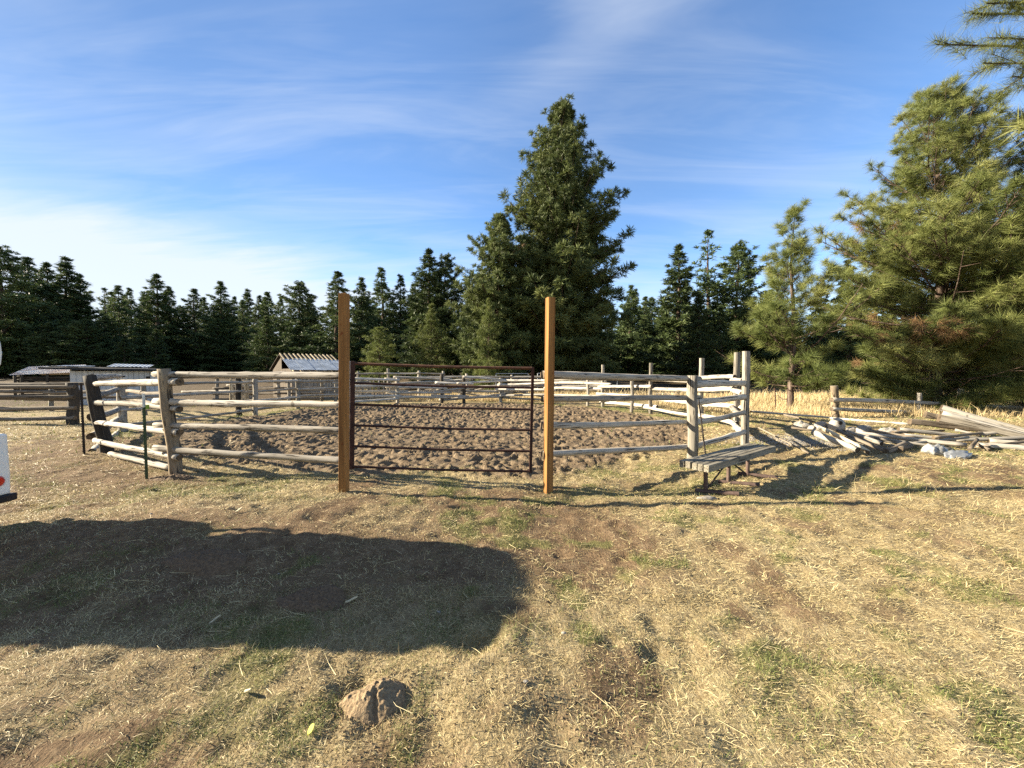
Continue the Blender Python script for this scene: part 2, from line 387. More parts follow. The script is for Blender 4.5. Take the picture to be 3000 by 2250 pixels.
# ------------------------------------------------------------------ blades of grass (stuff)
def blades(x, y, az, el, L, w, curl, tint, z0=None, sink=.004):
    n = len(x); z = gz(x, y)-sink if z0 is None else z0
    b = np.stack([x, y, z], -1)
    d1 = np.stack([np.cos(az)*np.cos(el), np.sin(az)*np.cos(el), np.sin(el)], -1)
    az2 = az+RNG.normal(0, .35, n); el2 = np.clip(el-curl, -.5, 1.5)
    d2 = np.stack([np.cos(az2)*np.cos(el2), np.sin(az2)*np.cos(el2), np.sin(el2)], -1)
    tw = RNG.uniform(-.9, .9, n)
    sd = np.stack([-np.sin(az)*np.cos(tw), np.cos(az)*np.cos(tw), np.sin(tw)], -1)*(w/2)[:,None]
    mid = b+d1*(L*.5)[:,None]; tip = mid+d2*(L*.5)[:,None]
    V = np.stack([b-sd, b+sd, mid+sd*.8, mid-sd*.8, tip], 1).reshape(-1, 3)
    k = (np.arange(n)*5)[:,None]
    Fc = np.concatenate([k+np.array([[0,1,2]]), k+np.array([[0,2,3]]), k+np.array([[3,2,4]])], 0)
    return V, Fc, np.repeat(tint, 5)
def scatter(n, y0, y1, spread=1.42, pw=1.0, xlo=None, xhi=None):
    y = y0+(y1-y0)*RNG.random(n)**pw
    x = RNG.uniform(-1, 1, n)*(spread*y+.3)
    if xlo is not None: k = (x > xlo) & (x < xhi); x, y = x[k], y[k]
    return x, y
def merge(parts):
    V = []; Fa = []; T = []; o = 0
    for v, f, t in parts: V.append(v); Fa.append(f+o); T.append(t); o += len(v)
    return np.concatenate(V), np.concatenate(Fa), np.concatenate(T)
def straw_patch(n, y0, y1, Lm, wm, pw):
    x, y = scatter(n, y0, y1, pw=pw)
    s = soil_f(x, y); p = pen_mask(x, y)
    cl = fbm(x*6, y*6, 71, 3)
    keep = RNG.random(len(x)) < np.clip((1.0-.86*s)*(1-.95*p)*(.55+1.0*sstep(.3, .65, cl)), .02, 1)
    x, y = x[keep], y[keep]; n = len(x)
    comb = sstep(.3, 2.5, x)
    az = np.where(RNG.random(n) < .25+.45*comb, rad(-28)+RNG.normal(0, .35, n)+np.where(RNG.random(n) < .5, math.pi, 0), RNG.uniform(0, 2*math.pi, n))
    el = np.abs(RNG.normal(.22, .28, n))
    L = Lm*np.exp(RNG.normal(0, .42, n)); w = wm*RNG.uniform(.7, 1.4, n)
    return blades(x, y, az, el, L, w, RNG.normal(.35, .45, n), np.clip(RNG.normal(.55, .26, n)+(fbm(x*1.5, y*1.5, 77)-.5)*.5, 0, 1))
parts = [straw_patch(330000, 1.3, 2.7, .026, .0021, .85), straw_patch(260000, 2.5, 4.6, .036, .0032, .85), straw_patch(150000, 4.3, 7, .052, .005, .85), straw_patch(80000, 6.6, 12.5, .08, .009, .8)]
x, y = scatter(1500, 1.35, 7, pw=.8); k = RNG.random(len(x)) < (1-.9*pen_mask(x, y)); x, y = x[k], y[k]; n = len(x)   # long fallen stalks
parts.append(blades(x, y, rad(-30)+RNG.normal(0, .45, n)+np.where(RNG.random(n) < .5, math.pi, 0), np.abs(RNG.normal(.04, .06, n)), RNG.uniform(.07, .24, n), RNG.uniform(.0014, .0026, n), RNG.normal(0, .12, n), np.clip(RNG.normal(.85, .12, n), 0, 1), sink=-.012))
V, Fa, T = merge(parts)
tag(link('dry_grass', mesh_np('dry_grass', V, Fa, M['straw'], False, {'tint': T})), 'short beige dry grass and straw over the near ground', 'grass', None, 'stuff')
def green_patch(n, y0, y1, Lm, wm):
    x, y = scatter(n, y0, y1, pw=.8)
    g = green_f(x, y); keep = RNG.random(len(x)) < np.clip(g*1.1*(1-.9*pen_mask(x, y))*sstep(.3,.6,fbm(x*5, y*5, 81, 3))*1.3, .006, 1)
    x, y = x[keep], y[keep]; n = len(x)
    return blades(x, y, RNG.uniform(0, 6.28, n), np.clip(RNG.normal(.85, .35, n), .1, 1.5), Lm*np.exp(RNG.normal(0, .4, n)), wm*RNG.uniform(.7, 1.4, n), RNG.normal(.5, .3, n), np.clip(RNG.normal(.5, .25, n), 0, 1))
V, Fa, T = merge([green_patch(140000, 1.3, 3.2, .028, .0022), green_patch(130000, 3, 7, .042, .0036), green_patch(120000, 7, 21, .09, .012)])
tag(link('green_grass', mesh_np('green_grass', V, Fa, M['green'], False, {'tint': T})), 'thin patches of fresh green grass in the straw', 'grass', None, 'stuff')
# golden meadow to the right beyond the pen and behind it
ps = []
for n, x0, x1, y0, y1, L, w in ((26000, 6.4, 17, 12.2, 17, .24, .013), (26000, 7, 34, 16, 26, .34, .024), (26000, -6, 7, 21, 27, .28, .022), (9000, 14, 26, 12.5, 16, .24, .016)):
    x = RNG.uniform(x0, x1, n); y = RNG.uniform(y0, y1, n)
    k = (RNG.random(n) < sstep(.25, .6, fbm(x*.6, y*.6, 91))) & (pen_in(x, y) < -.8); x, y = x[k], y[k]; n = len(x)
    ps.append(blades(x, y, RNG.uniform(0, 6.28, n), np.clip(RNG.normal(1.15, .25, n), .3, 1.55), L*np.exp(RNG.normal(0, .35, n)), w*RNG.uniform(.6, 1.3, n), RNG.normal(.3, .3, n), np.clip(RNG.normal(.5, .25, n), 0, 1)))
# pale seed stalks near the right edge
for (px, py, n, L) in ((2960,1540,26,.16),(2900,1480,16,.14),(2690,1430,14,.35),(2520,1450,8,.3),(2860,1620,20,.13),(2980,1700,20,.13)):
    c = G(px, py); x = c.x+RNG.normal(0, .16, n); y = c.y+RNG.normal(0, .10, n)
    ps.append(blades(x, y, RNG.uniform(0, 6.28, n), np.clip(RNG.normal(1.0, .3, n), .2, 1.5), L*RNG.uniform(.5, 1.1, n), RNG.uniform(.0018, .003, n), RNG.normal(.25, .2, n), np.clip(RNG.normal(.75, .15, n), 0, 1)))
for (px, py) in ((835,1392),(890,1400),(925,1398),(948,1405),(2740,1440),(2815,1500),(2650,1470),(2590,1420)):
    c = G(px, py); n = 3; x = c.x+RNG.normal(0, .06, n); y = c.y+RNG.normal(0, .05, n)
    ps.append(blades(x, y, RNG.uniform(0, 6.28, n), np.clip(RNG.normal(1.0, .3, n), .4, 1.5), RNG.uniform(.15, .3, n), RNG.uniform(.003, .005, n), RNG.normal(.2, .2, n), np.full(n, .9)))
V, Fa, T = merge(ps)
tag(link('golden_grass', mesh_np('golden_grass', V, Fa, M['gold'], False, {'tint': T})), 'tall golden dry grass in the meadow behind the fences', 'grass', None, 'stuff')

# ------------------------------------------------------------------ logs, rails and posts
def log_mesh(name, L, r0, r1, mats, seed, bend=.02, sides=10, knots=6, axis='X', flat=0.0, split=0.0):
    rg = random.Random(seed); n = max(6, min(26, int(L/.14))); vs = []; fs = []; mi = []
    by = rg.uniform(-1, 1)*bend*L; bz = rg.uniform(-.7, .7)*bend*L; ph = rg.uniform(0, 6)
    kn = [(rg.random()*n, rg.random()*sides, rg.uniform(.12, .3)) for _ in range(knots)]
    for i in range(n+1):
        t = i/n; r = r0+(r1-r0)*t
        cy = by*math.sin(math.pi*t)+.10*r*math.sin(t*9+ph); cz = bz*math.sin(math.pi*t)+.10*r*math.sin(t*7+ph*2)
        for k in range(sides):
            a = 2*math.pi*k/sides; q = 1+(.07*math.sin(3*a+ph+t*2)+rg.uniform(-.05, .05) if not flat else .012*math.sin(3*a+t))
            for ki, kk, ka in kn:
                dk = min(abs(k-kk), sides-abs(k-kk)); q += ka*math.exp(-((i-ki)/.7)**2-(dk/1.1)**2)
            ry, rz_ = r*q*math.cos(a), r*q*math.sin(a)
            if flat: ry = max(-r*flat, min(r*flat, ry*1.15)); rz_ = max(-r*flat, min(r*flat, rz_*1.15))
            jag = (rg.uniform(-1, 1)*split if i in (0, n) else 0)
            p = (t*L+jag, cy+ry, cz+rz_)
            vs.append(p if axis == 'X' else (p[1], p[2], p[0]))
    for i in range(n):
        for k in range(sides):
            k2 = (k+1) % sides; fs.append((i*sides+k, i*sides+k2, (i+1)*sides+k2, (i+1)*sides+k)); mi.append(0)
    fs.append(tuple(reversed(range(sides)))); mi.append(1); fs.append(tuple(n*sides+k for k in range(sides))); mi.append(1)
    me = bpy.data.meshes.new(name); me.from_pydata(vs, [], fs)
    for mt in mats: me.materials.append(mt)
    me.polygons.foreach_set('material_index', mi); me.polygons.foreach_set('use_smooth', [m == 0 and not flat for m in mi]); me.update()
    return me
_seed = [100]; label_state = []; RS = .93
def rail(p0, p1, r0, r1=None, parent=None, mat='log', name='rail', bend=.008, over0=0.0, over1=0.0, sides=10, knots=7, flat=0.0, split=0.0, end='endgrain'):
    _seed[0] += 1
    p0 = Vector(p0); p1 = Vector(p1); d = (p1-p0).normalized(); p0 = p0-d*over0; p1 = p1+d*over1
    r1 = r1 or r0*.85
    r0, r1 = (r0*1.04*RS, r1*.9*RS) if len(label_state) % 2 else (r0*.9*RS, r1*1.04*RS); label_state.append(0)
    me = log_mesh(name, (p1-p0).length, r0, r1, [M[mat], M[end]], _seed[0], bend, sides, knots, 'X', flat, split)
    o = link(name, me, parent)
    sd = d.cross(Vector((0,0,1))).normalized(); u = sd.cross(d)
    mm = Matrix((d, sd, u)).transposed().to_4x4(); mm.translation = p0-(parent.location if parent else Vector((0,0,0)))
    o.matrix_local = mm if parent else mm
    return o
def post(base, top, r0, r1=None, parent=None, mat='post', name='post', sides=10, knots=3, flat=0.0, sink=.15, bend=.008, end=None):
    _seed[0] += 1
    b = Vector(base); t = Vector(top); d = (t-b).normalized(); b = b-d*sink
    me = log_mesh(name, (t-b).length, r0, r1 or r0*.93, [M[mat], M[end or mat]], _seed[0], bend, sides, knots, 'Z', flat)
    o = link(name, me, parent)
    ax = Vector((1,0,0)); sx = (ax-d*ax.dot(d)).normalized(); sy = d.cross(sx)
    mm = Matrix((sx, sy, d)).transposed().to_4x4(); mm.translation = b-(parent.location if parent else Vector((0,0,0)))
    o.matrix_local = mm; return o
def on(x, y, h=0): return Vector((x, y, gzf(x, y)+h))
def zabs(x, y, z): return Vector((x, y, z))

# --- front left section: gate to bark post
f1 = thing('log_fence', 'stout pale log rails between the left orange gate post and the bark covered post', 'fence', on(-3.7, 5.5))
post(on(-5.22,5.93), W(480,1081,5.93), .085, .078, f1, 'post_bark', sides=14, end='endgrain')
for yl, yr, r in ((1098,1103,.052),(1178,1186,.05),(1247,1263,.05),(1314,1350,.05)):
    rail(W(470,yl-1,5.98), W(1012,yr,5.17), r*1.05, r, f1, over0=.12, over1=.03, knots=14)
# --- left return: bark post to leaning post, then back to the third post
f2 = thing('log_fence', 'bright log rails running from the bark covered post to the dark leaning post', 'fence', on(-6.5, 6.6))
post(on(-7.9,7.45), W(262,1101,7.5), .105, .095, f2, 'post_dark', sides=14, end='post')
for yl, yr, r in ((1124,1119,.062),(1179,1195,.055),(1238,1263,.055),(1291,1332,.055)):
    rail(W(285,yl,7.4), W(490,yr,6.02), r*.9, r, f2, over0=.12, over1=.42, knots=16)
rail(W(330,1330,6.9), W(478,1364,6.1), .05, .045, f2, over0=.1, over1=.3, name='rail')
f3 = thing('log_fence', 'short jutting grey log rails behind the leaning post on the left of the pen', 'fence', on(-9.2, 8.9))
post(on(-10.35,10.2), W(352,1118,10.2), .095, .09, f3, 'post', sides=12)
for (yl, yr, r) in ((1107,1103,.075),(1160,1141,.075),(1222,1200,.08),(1276,1229,.08),(1322,1267,.075)):
    rail(W(272,yl,7.6), W(345,yr,10.1), r, r*.9, f3, 'log_brown' if r > .2 else 'log', over0=.12, over1=.25, knots=5)
# --- far left side of the pen
f4 = thing('log_fence', 'thin grey rails along the shaded far left side of the pen', 'fence', on(-9.6, 14))
P = lambda i: PEN[i]
def bay(f, a, b, zs, r=.05, mat='log', over=.25, jit=.05, rnd=random):
    for z in zs:
        ja, jb = rnd.uniform(-jit, jit), rnd.uniform(-jit, jit)
        side = rnd.choice((-1, 1))*.09
        d = (Vector((b[0],b[1],0))-Vector((a[0],a[1],0))).normalized(); nrm = Vector((-d.y, d.x, 0))*side
        rail(on(a[0], a[1], z+ja)+nrm, on(b[0], b[1], z+jb)+nrm, r*rnd.uniform(.85, 1.15), None, f, mat, over0=rnd.uniform(.05, over), over1=rnd.uniform(.05, over), knots=4, sides=8)
for i in (4, 5, 6):
    post(on(*P(i)), on(P(i)[0], P(i)[1], 1.5+random.uniform(-.05, .1)), .095, .085, f4, 'post' if i != 4 else 'post_dark')
post(on(-9.55,14.3), on(-9.53,14.3,1.42), .085, .08, f4)
for i in (3, 4, 5): bay(f4, P(i), P(i+1), (1.22,.88,.55,.2), .055)
# --- far side of the pen, behind the gate
f5 = thing('log_fence', 'far pen fence of sunlit uneven rails seen through the gate bars', 'fence', on(-2.5, 20))
for i in (7, 8, 9, 10, 11):
    post(on(*P(i)), on(P(i)[0], P(i)[1], 1.38+random.uniform(-.08, .12)), .09, .085, f5, 'post_dark' if i in (8, 9) else 'post')
for i in (6, 7, 8, 9, 10, 11):
    bay(f5, P(i), P(i+1), (1.30,1.08,.82,.54,.26) if i % 2 else (1.24,.98,.7,.44,.2), .07, 'log_sunlit', over=.6, jit=.09)
for k in range(5):
    x0 = random.uniform(-5.5, 1); rail(on(x0, 20.3, random.uniform(.1,.9)), on(x0+random.uniform(1.5,2.8), 20.5, random.uniform(.1,1.0)), .05, None, f5, 'log', name='rail', sides=8, knots=3)
# --- right side of the pen
f6 = thing('log_fence', 'curving right side of the pen with pale sunlit rails on tall square posts', 'fence', on(5, 12.5))
for i, pxt, tz in ((12,1767,1.9),(13,1906,1.9),(14,2055,1.9),(15,2157,1.85)):
    q = P(i); post(on(*q), on(q[0]+.01, q[1], tz), .068, .064, f6, 'post', flat=.86)
    if i in (13, 12): post(on(q[0]-.55, q[1]+.5), on(q[0]-.55, q[1]+.5, 1.28), .07, .065, f6, 'post')
bay(f6, P(12), P(13), (1.32,.98,.60,.22), .07, 'log_sunlit', over=.45, jit=.06); bay(f6, P(13), P(14), (1.25,.93,.55,.18), .07, 'log_sunlit', over=.45, jit=.06)
bay(f6, P(14), P(15), (1.30,.95,.58,.2), .07, 'log_sunlit', over=.4, jit=.05)
d_ = Vector(P(15)); e_ = Vector(P(16))
for yd, ye in ((1114,1115),(1144,1153),(1195,1219),(1237,1265)):
    rail(W(2146,yd,9.15), W(2174,ye,7.3), .06, .06, f6, over0=.15, over1=.18)
# --- front right section: gate to the short post, on to the tall post
f7 = thing('log_fence', 'grey log rails from the right orange post round to the tall post by the bench', 'fence', on(2, 6))
post(on(2.97,6.3), W(2030,1100,6.3), .085, .078, f7, 'post', sides=14, knots=2, end='post')
post(on(4.31,7.1), W(2186,1029,7.1), .062, .060, f7, 'post', flat=.86, knots=1)
for yl, yr, r in ((1100,1111,.062),(1168,1165,.052),(1247,1235,.05),(1330,1308,.05)):
    rail(W(1600,yl,5.2), W(2036,yr,6.42), r, r*.88, f7, over0=.06, over1=.12, knots=5)
for yl, yr, r in ((1126,1122,.065),(1180,1164,.06),(1239,1209,.052),(1308,1267,.052)):
    rail(W(2036,yl,6.34), W(2176,yr,7.02), r, r*.9, f7, over0=.12, over1=.05, knots=5)
MB_ = MB(); MB_.tube([W(2047,1170,6.18), W(2068,1342,6.05)], .011, 6); o = MB_.build('iron_rod', M['iron'])
tag(o, 'thin dark iron rod leaning on the short grey post behind the bench', 'rod')

# --- orange gate posts
def timber(px, ybase, ytop, rz, lean, label):
    b = G(px, ybase); t = W(px+lean, ytop, b.y); h = t.z-b.z
    r = thing('gate_post', label, 'post', (b.x, b.y, gzf(b.x, b.y)), rz, 'square orange timber gate posts')
    m = MB(); w = .047
    lx = (t.x-b.x)*math.cos(-rz); n = 8; vs = []; fs = []
    for i in range(n+1):
        z = -.2+(h+.2)*i/n; ox = lx*i/n
        vs += [(ox-w,-w,z),(ox+w,-w,z),(ox+w,w,z),(ox-w,w,z)]
    for i in range(n):
        for k in range(4): k2 = (k+1) % 4; fs.append((i*4+k, i*4+k2, i*4+4+k2, i*4+4+k))
    fs += [(3,2,1,0), (n*4, n*4+1, n*4+2, n*4+3)]
    m.add(vs, fs); m.build('timber', M['cedar'], r, bevel=.004); return r, b, t
gl, glb, glt = timber(1007, 1441, 860, rad(-4), 2, 'square orange timber post on the hinge side of the rusty gate')
gr, grb, grt = timber(1605, 1444, 870, rad(24), 9, 'square orange timber post on the latch side with a chain looped on it')
for z0, z1 in ((1020,1060),(1368,1408)):
    m = MB(); a = W(1019, z0, 5.02); c = W(1017, z1, 5.02); m.beam(a-Vector(glb)*0, c, .03, .014)
    o = m.build('hinge_plate', M['iron'], gl, offset=(0,0,0)); o.matrix_parent_inverse = Matrix.Translation(-Vector(gl.location)) if False else Matrix.Identity(4)
    o.matrix_local = Matrix.Rotation(rad(4), 4, 'Z') @ Matrix.Translation(-Vector(gl.location))
# --- rusty gate
gY = 5.17
g0 = W(1032, 1215, gY); gate = thing('metal_gate', 'rusty six bar pipe gate hung between the two orange posts', 'gate', (g0.x, gY, gzf(g0.x, gY)))
off = gate.location
bl = [1065,1122,1184,1246,1307,1367]; br = [1079,1136,1200,1260,1322,1381]
for i in range(6):
    m = MB(); a = W(1033, bl[i], gY); c = W(1559-i, br[i], gY+.03); mid = (a+c)/2+Vector((0,0,-.012))
    m.tube([a, mid, c], .0165 if i else .019, 8); m.build('bar', M['rust_top' if i == 0 else 'rust'], gate, offset=off)
m = MB(); m.beam(W(1034,1058,gY), W(1031,1374,gY), .045, .05); m.build('hinge_stile', M['rust'], gate, offset=off, bevel=.004)
m = MB(); m.beam(W(1561,1076,gY+.03), W(1554,1385,gY+.03), .036, .04); m.build('latch_stile', M['rust'], gate, offset=off, bevel=.004)
m = MB(); m.tube([W(1024.5,1058,gY), W(1022.5,1374,gY)], .016, 10); m.build('hinge_pipe', M['galv'], gate, offset=off)
# chain on the latch post
m = MB()
pts = [W(1592,1212,5.0), W(1598,1200,4.97), W(1606,1188,4.95), W(1612,1178,4.945), W(1617,1176,4.97), W(1621,1180,5.02)]
for i in range(len(pts)-1):
    for k in range(2):
        a = pts[i].lerp(pts[i+1], k/2); c = pts[i].lerp(pts[i+1], k/2+.55); n_ = Vector((0,1,0)) if (i+k) % 2 else Vector((.5,.3,.8))
        dd = (c-a).normalized(); q = dd.cross(n_).normalized()*.008
        m.tube([a-q, a.lerp(c,.5)-q*1.2, c-q, c+q, a.lerp(c,.5)+q*1.2, a+q, a-q], .003, 5, cap=False)
tag(m.build('gate_chain', M['chain']), 'small rusty chain looped round the right orange post', 'chain')

# --- steel T posts
def tpost(px, yb, yt, pxt, label, green):
    b = G(px, yb); t = W(pxt, yt, b.y); r = thing('fence_stake', label, 'stake', (b.x, b.y, gzf(b.x, b.y)))
    o = Vector(r.location); m = MB(); d = t-b
    m.beam(b-Vector((0,0,.1)), t-d*.16*green, .034, .006); m.beam(b+Vector((0,-.012,-.1)), t-d*.16*green+Vector((0,-.012,0)), .006, .026)
    for i in range(22):
        p = b.lerp(t, .06+.76*i/22)+Vector((-.016,-.014,0)); m.box(p, (.012,.014,.012))
    m.build('steel_bar', M['tpost_green' if green else 'iron'], r, offset=o)
    if green:
        m = MB(); m.beam(t-d*.16, t, .034, .007); m.beam(t-d*.16+Vector((0,-.012,0)), t+Vector((0,-.012,0)), .006, .026); m.build('white_tip', M['tpost_white'], r, offset=o)
        m = MB(); p = W(432,1192,b.y); m.box(p, (.03,.03,.06)); m.build('insulator', plain('green_clip', (.22,.32,.04), .6), r, offset=o)
    return r
tpost(431, 1402, 1153, 421, 'green steel stake with a white tip beside the bark covered post', 1)
tpost(248, 1335, 1122, 238, 'dark rusty steel stake left of the leaning post', 0)

# --- bench
bd = Vector((.80,.60,0)).normalized(); bn = Vector((-bd.y, bd.x, 0))
L1 = G(2067,1443); L2 = L1+bd*.62; L3 = L1+bd*1.22
bc = L1+bd*.55; bz = L1.z
bench = thing('bench', 'low weathered slat bench on pipe legs beside the pen', 'bench', (bc.x, bc.y, gzf(bc.x, bc.y)))
ob = Vector(bench.location); top = bz+.415
for k in range(5):
    q = bn*(k-2)*.077; a = L1-bd*.30+q+bd*random.uniform(-.02,.02); c = L1+bd*1.72+q+bd*random.uniform(-.03,.03)
    m = MB(); m.box((0,0,0), ((c-a).length, .062, .085)); o = m.build('seat_board', M['bench'], bench, bevel=.006)
    mm = Matrix((bd, bn, Vector((0,0,1)))).transposed().to_4x4(); mm.translation = (a+c)/2+Vector((0,0,0))-ob; mm.translation.z = top-.0425+random.uniform(-.004,.004)-ob.z; o.matrix_local = mm
for Lp in (L1, L2, L3):
    g = gzf(Lp.x, Lp.y); m = MB(); m.tube([(Lp.x,Lp.y,g-.02), (Lp.x,Lp.y,top-.087)], .026, 10); m.build('leg', M['pipe_brown'], bench, offset=ob)
    m = MB(); sk = (bn*-.9+bd*.45).normalized(); a = Lp-sk*.12; c = Lp+sk*.36
    m.tube([(a.x,a.y,gzf(a.x,a.y)+.012), (c.x,c.y,gzf(c.x,c.y)+.02)], .03, 10); m.build('skid', M['pipe_brown'], bench, offset=ob)
for a, c in ((L2, L1), (L2, L3)):
    m = MB(); e = a.lerp(c, .92); m.beam((a.x,a.y,top-.09), (e.x,e.y,gzf(c.x,c.y)+.04), .012, .02); m.build('brace', M['iron'], bench, offset=ob)
for t in (-.05, .6, 1.3):
    p = L1+bd*t; m = MB(); m.beam(p-bn*.19+Vector((0,0,0)), p+bn*.19, .05, .008); o = m.build('cross_strap', M['iron'], bench, offset=ob); o.location.z += top-.091-p.z

# ------------------------------------------------------------------ rocks, bags, mounds
def lump(name, c, size, mat, seed, label, cat, rough=.25, sub=3, flat=0.0, group=None, rz=0, freq=2.0, sink=.25, parent=None):
    import bmesh
    bm = bmesh.new(); bmesh.ops.create_icosphere(bm, subdivisions=sub, radius=1)
    rg = np.random.default_rng(seed); co = np.array([v.co for v in bm.verts])
    nz = np.zeros(len(co))
    for k in range(10):
        d = rg.normal(size=3); d /= np.linalg.norm(d); f = freq*(1+k*.45)
        nz += np.sin(co@d*f*2+rg.uniform(0, 6))/(1+k*.5)
    cut = co*(1+rough*nz[:,None]*.35)
    for k in range(5):
        d = rg.normal(size=3); d /= np.linalg.norm(d); lim = rg.uniform(.6, .9); ov = np.maximum(cut@d-lim, 0); cut -= ov[:,None]*d*(.9 if rough > .2 else .3)
    cut *= np.array(size); cut[:,2] = np.maximum(cut[:,2], -size[2]*.6)
    for v, p in zip(bm.verts, cut): v.co = p
    me = bpy.data.meshes.new(name); bm.to_mesh(me); bm.free(); me.materials.append(M[mat])
    if cat != 'rock': me.polygons.foreach_set('use_smooth', [True]*len(me.polygons))
    o = link(name, me, parent); o.location = (c[0], c[1], c[2]+size[2]*(1-sink)*.6); o.rotation_euler = (0,0,rz)
    if label: tag(o, label, cat, group)
    return o
def zp5(x, y): return (2200+x/2.765, 1050+y/2.765)
def gp(px, py): p = G(px, py); p.z = gzf(p.x, p.y); return p
s5 = 2.765
rocks = [(405,575,.16,.12,.13,'jagged pale rock at the left end of the log heap'),(500,585,.10,.09,.09,'small pale rock next to the jagged rock by the log heap'),
         (570,585,.17,.11,.13,'broad shaded rock between the jagged rock and the holed concrete block'),(810,598,.13,.09,.08,'flat pale rock right of the holed concrete block'),
         (915,606,.17,.11,.11,'whitish rock behind the middle of the log heap'),(1110,630,.22,.13,.13,'broad white and grey rock in the middle of the log heap')]
for i, (x, y, a, b_, c_, lb) in enumerate(rocks):
    px, py = zp5(x, y); p = gp(px, py); lump('rock', p, (a,b_,c_), 'rock', 20+i, lb, 'rock', .35, 3)
px, py = zp5(695, 592); p = gp(px, py)
blk = lump('concrete_block', p, (.19,.13,.20), 'concrete', 33, 'pale concrete lump with a round dark hole behind the log heap', 'block', .12, 3, sink=.1)
m = MB(); hp = p+Vector((-.03,-.125,.2)); m.tube([hp+Vector((0,-.012,0)), hp+Vector((0,.06,0))], .042, 14); o = m.build('hole', M['interior'], None, offset=blk.location); o.parent = blk
px, py = zp5(1480, 775); lump('plastic_bag', gp(px, py), (.20,.11,.11), 'bag', 41, 'crumpled white plastic bag on the ground before the log heap', 'bag', .30, 4, freq=4.6)
px, py = zp5(1675, 800); lump('plastic_bag', gp(px, py), (.21,.11,.085), 'bag_grey', 43, 'shiny grey and white plastic bag lying right of the white bag', 'bag', .30, 4, freq=5.2)
p = gp(2072,1462); lump('flat_stone', p, (.13,.05,.03), 'rock', 47, 'flat white stone half buried under the near end of the bench', 'stone', .2, 3)

# mounds
def mound(px, py, rx, ry, h, mat, label, seed, cleft=False):
    c = G(px, py); n = 120; m_ = 46; V = [(0,0,0)]; 
    R = np.linspace(.02, 1.15, m_); A = np.linspace(0, 2*math.pi, n, endpoint=False); RR, AA = np.meshgrid(R, A, indexing='ij')
    wob = 1+.05*np.sin(2*AA+seed)+.045*np.sin(3*AA+seed*2)+.025*np.sin(7*AA+seed)
    X = RR*np.cos(AA)*rx*wob; Y = RR*np.sin(AA)*ry*wob
    Z = h*np.clip(1-RR**2.1, -.12, 1)**.8 if False else h*(np.clip(1-RR**2.4, 0, 1)**.8)-.02*sstep(.95, 1.15, RR)
    Z = Z*(.92+.22*(fbm(X*10+seed, Y*10, seed)-.3))+(fbm(X*55, Y*55+seed, seed+1, 4)-.5)*.024*sstep(1.15, .9, RR)
    if cleft: Z = Z-.026*np.exp(-((X-.012+.3*Y)/.012)**2)*sstep(.015,-.06,Y)*sstep(1.05,.8,RR); 
    V = np.stack([X+c.x, Y+c.y, gz(X+c.x, Y+c.y)+Z-.004], -1)
    top = np.array([[c.x, c.y, V[0,:,2].mean()]])
    idx = np.arange(m_*n).reshape(m_, n); q = np.stack([idx[:-1], idx[1:], np.roll(idx[1:], -1, 1), np.roll(idx[:-1], -1, 1)], -1).reshape(-1, 4)
    VV_ = np.concatenate([V.reshape(-1,3), top]); t = np.stack([np.full(n, m_*n), idx[0], np.roll(idx[0], -1), np.roll(idx[0], -1)], -1)
    cc = np.array([c.x, c.y, gzf(c.x, c.y)])
    o = link('dirt_mound', mesh_np('dirt_mound', VV_-cc, np.concatenate([q, idx[[0]][:, [0]].repeat(0, 0).reshape(0, 4).astype(int)]) if True else q, M[mat], True)); o.location = cc
    return tag(o, label, 'mound')
mound(1092, 2056, .16, .115, .068, 'mound', 'sunlit molehill of light brown soil split by a cleft in the front grass', 3, True)
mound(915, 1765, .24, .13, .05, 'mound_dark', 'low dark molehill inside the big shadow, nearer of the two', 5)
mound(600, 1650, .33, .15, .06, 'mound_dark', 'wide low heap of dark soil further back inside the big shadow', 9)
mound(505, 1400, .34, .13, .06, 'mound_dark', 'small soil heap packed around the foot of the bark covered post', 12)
# crumbs of soil round the mounds (uncountable)
ps = []
for (px, py, n, sx_, sy_) in ((1090,2060,1500,.15,.11),(915,1768,700,.2,.12),(600,1652,700,.28,.13),(505,1402,400,.25,.12),(1640,2100,500,.3,.12),(1560,1700,700,.35,.25)):
    c = G(px, py); x = c.x+RNG.normal(0, sx_, n); y = c.y+RNG.normal(0, sy_, n); s_ = RNG.uniform(.0015, .0075, n)**1.0
    b_ = np.stack([x, y, gz(x, y)+s_*.5], -1); tt = np.array([[1,0,-.5],[-.5,.87,-.5],[-.5,-.87,-.5],[0,0,.8]]); tv = tt[None]*s_[:,None,None]*RNG.uniform(.6, 1.5, (n,4,3))+b_[:,None]
    k = (np.arange(n)*4)[:,None]; ps.append((tv.reshape(-1,3), np.concatenate([k+np.array([q]) for q in ([0,1,3],[1,2,3],[2,0,3])], 0), np.zeros(n*4)))
V, Fa, T = merge(ps); tag(link('soil_crumbs', mesh_np('soil_crumbs', V, Fa, M['mound'])), 'loose soil crumbs scattered over the near grass', 'soil', None, 'stuff')
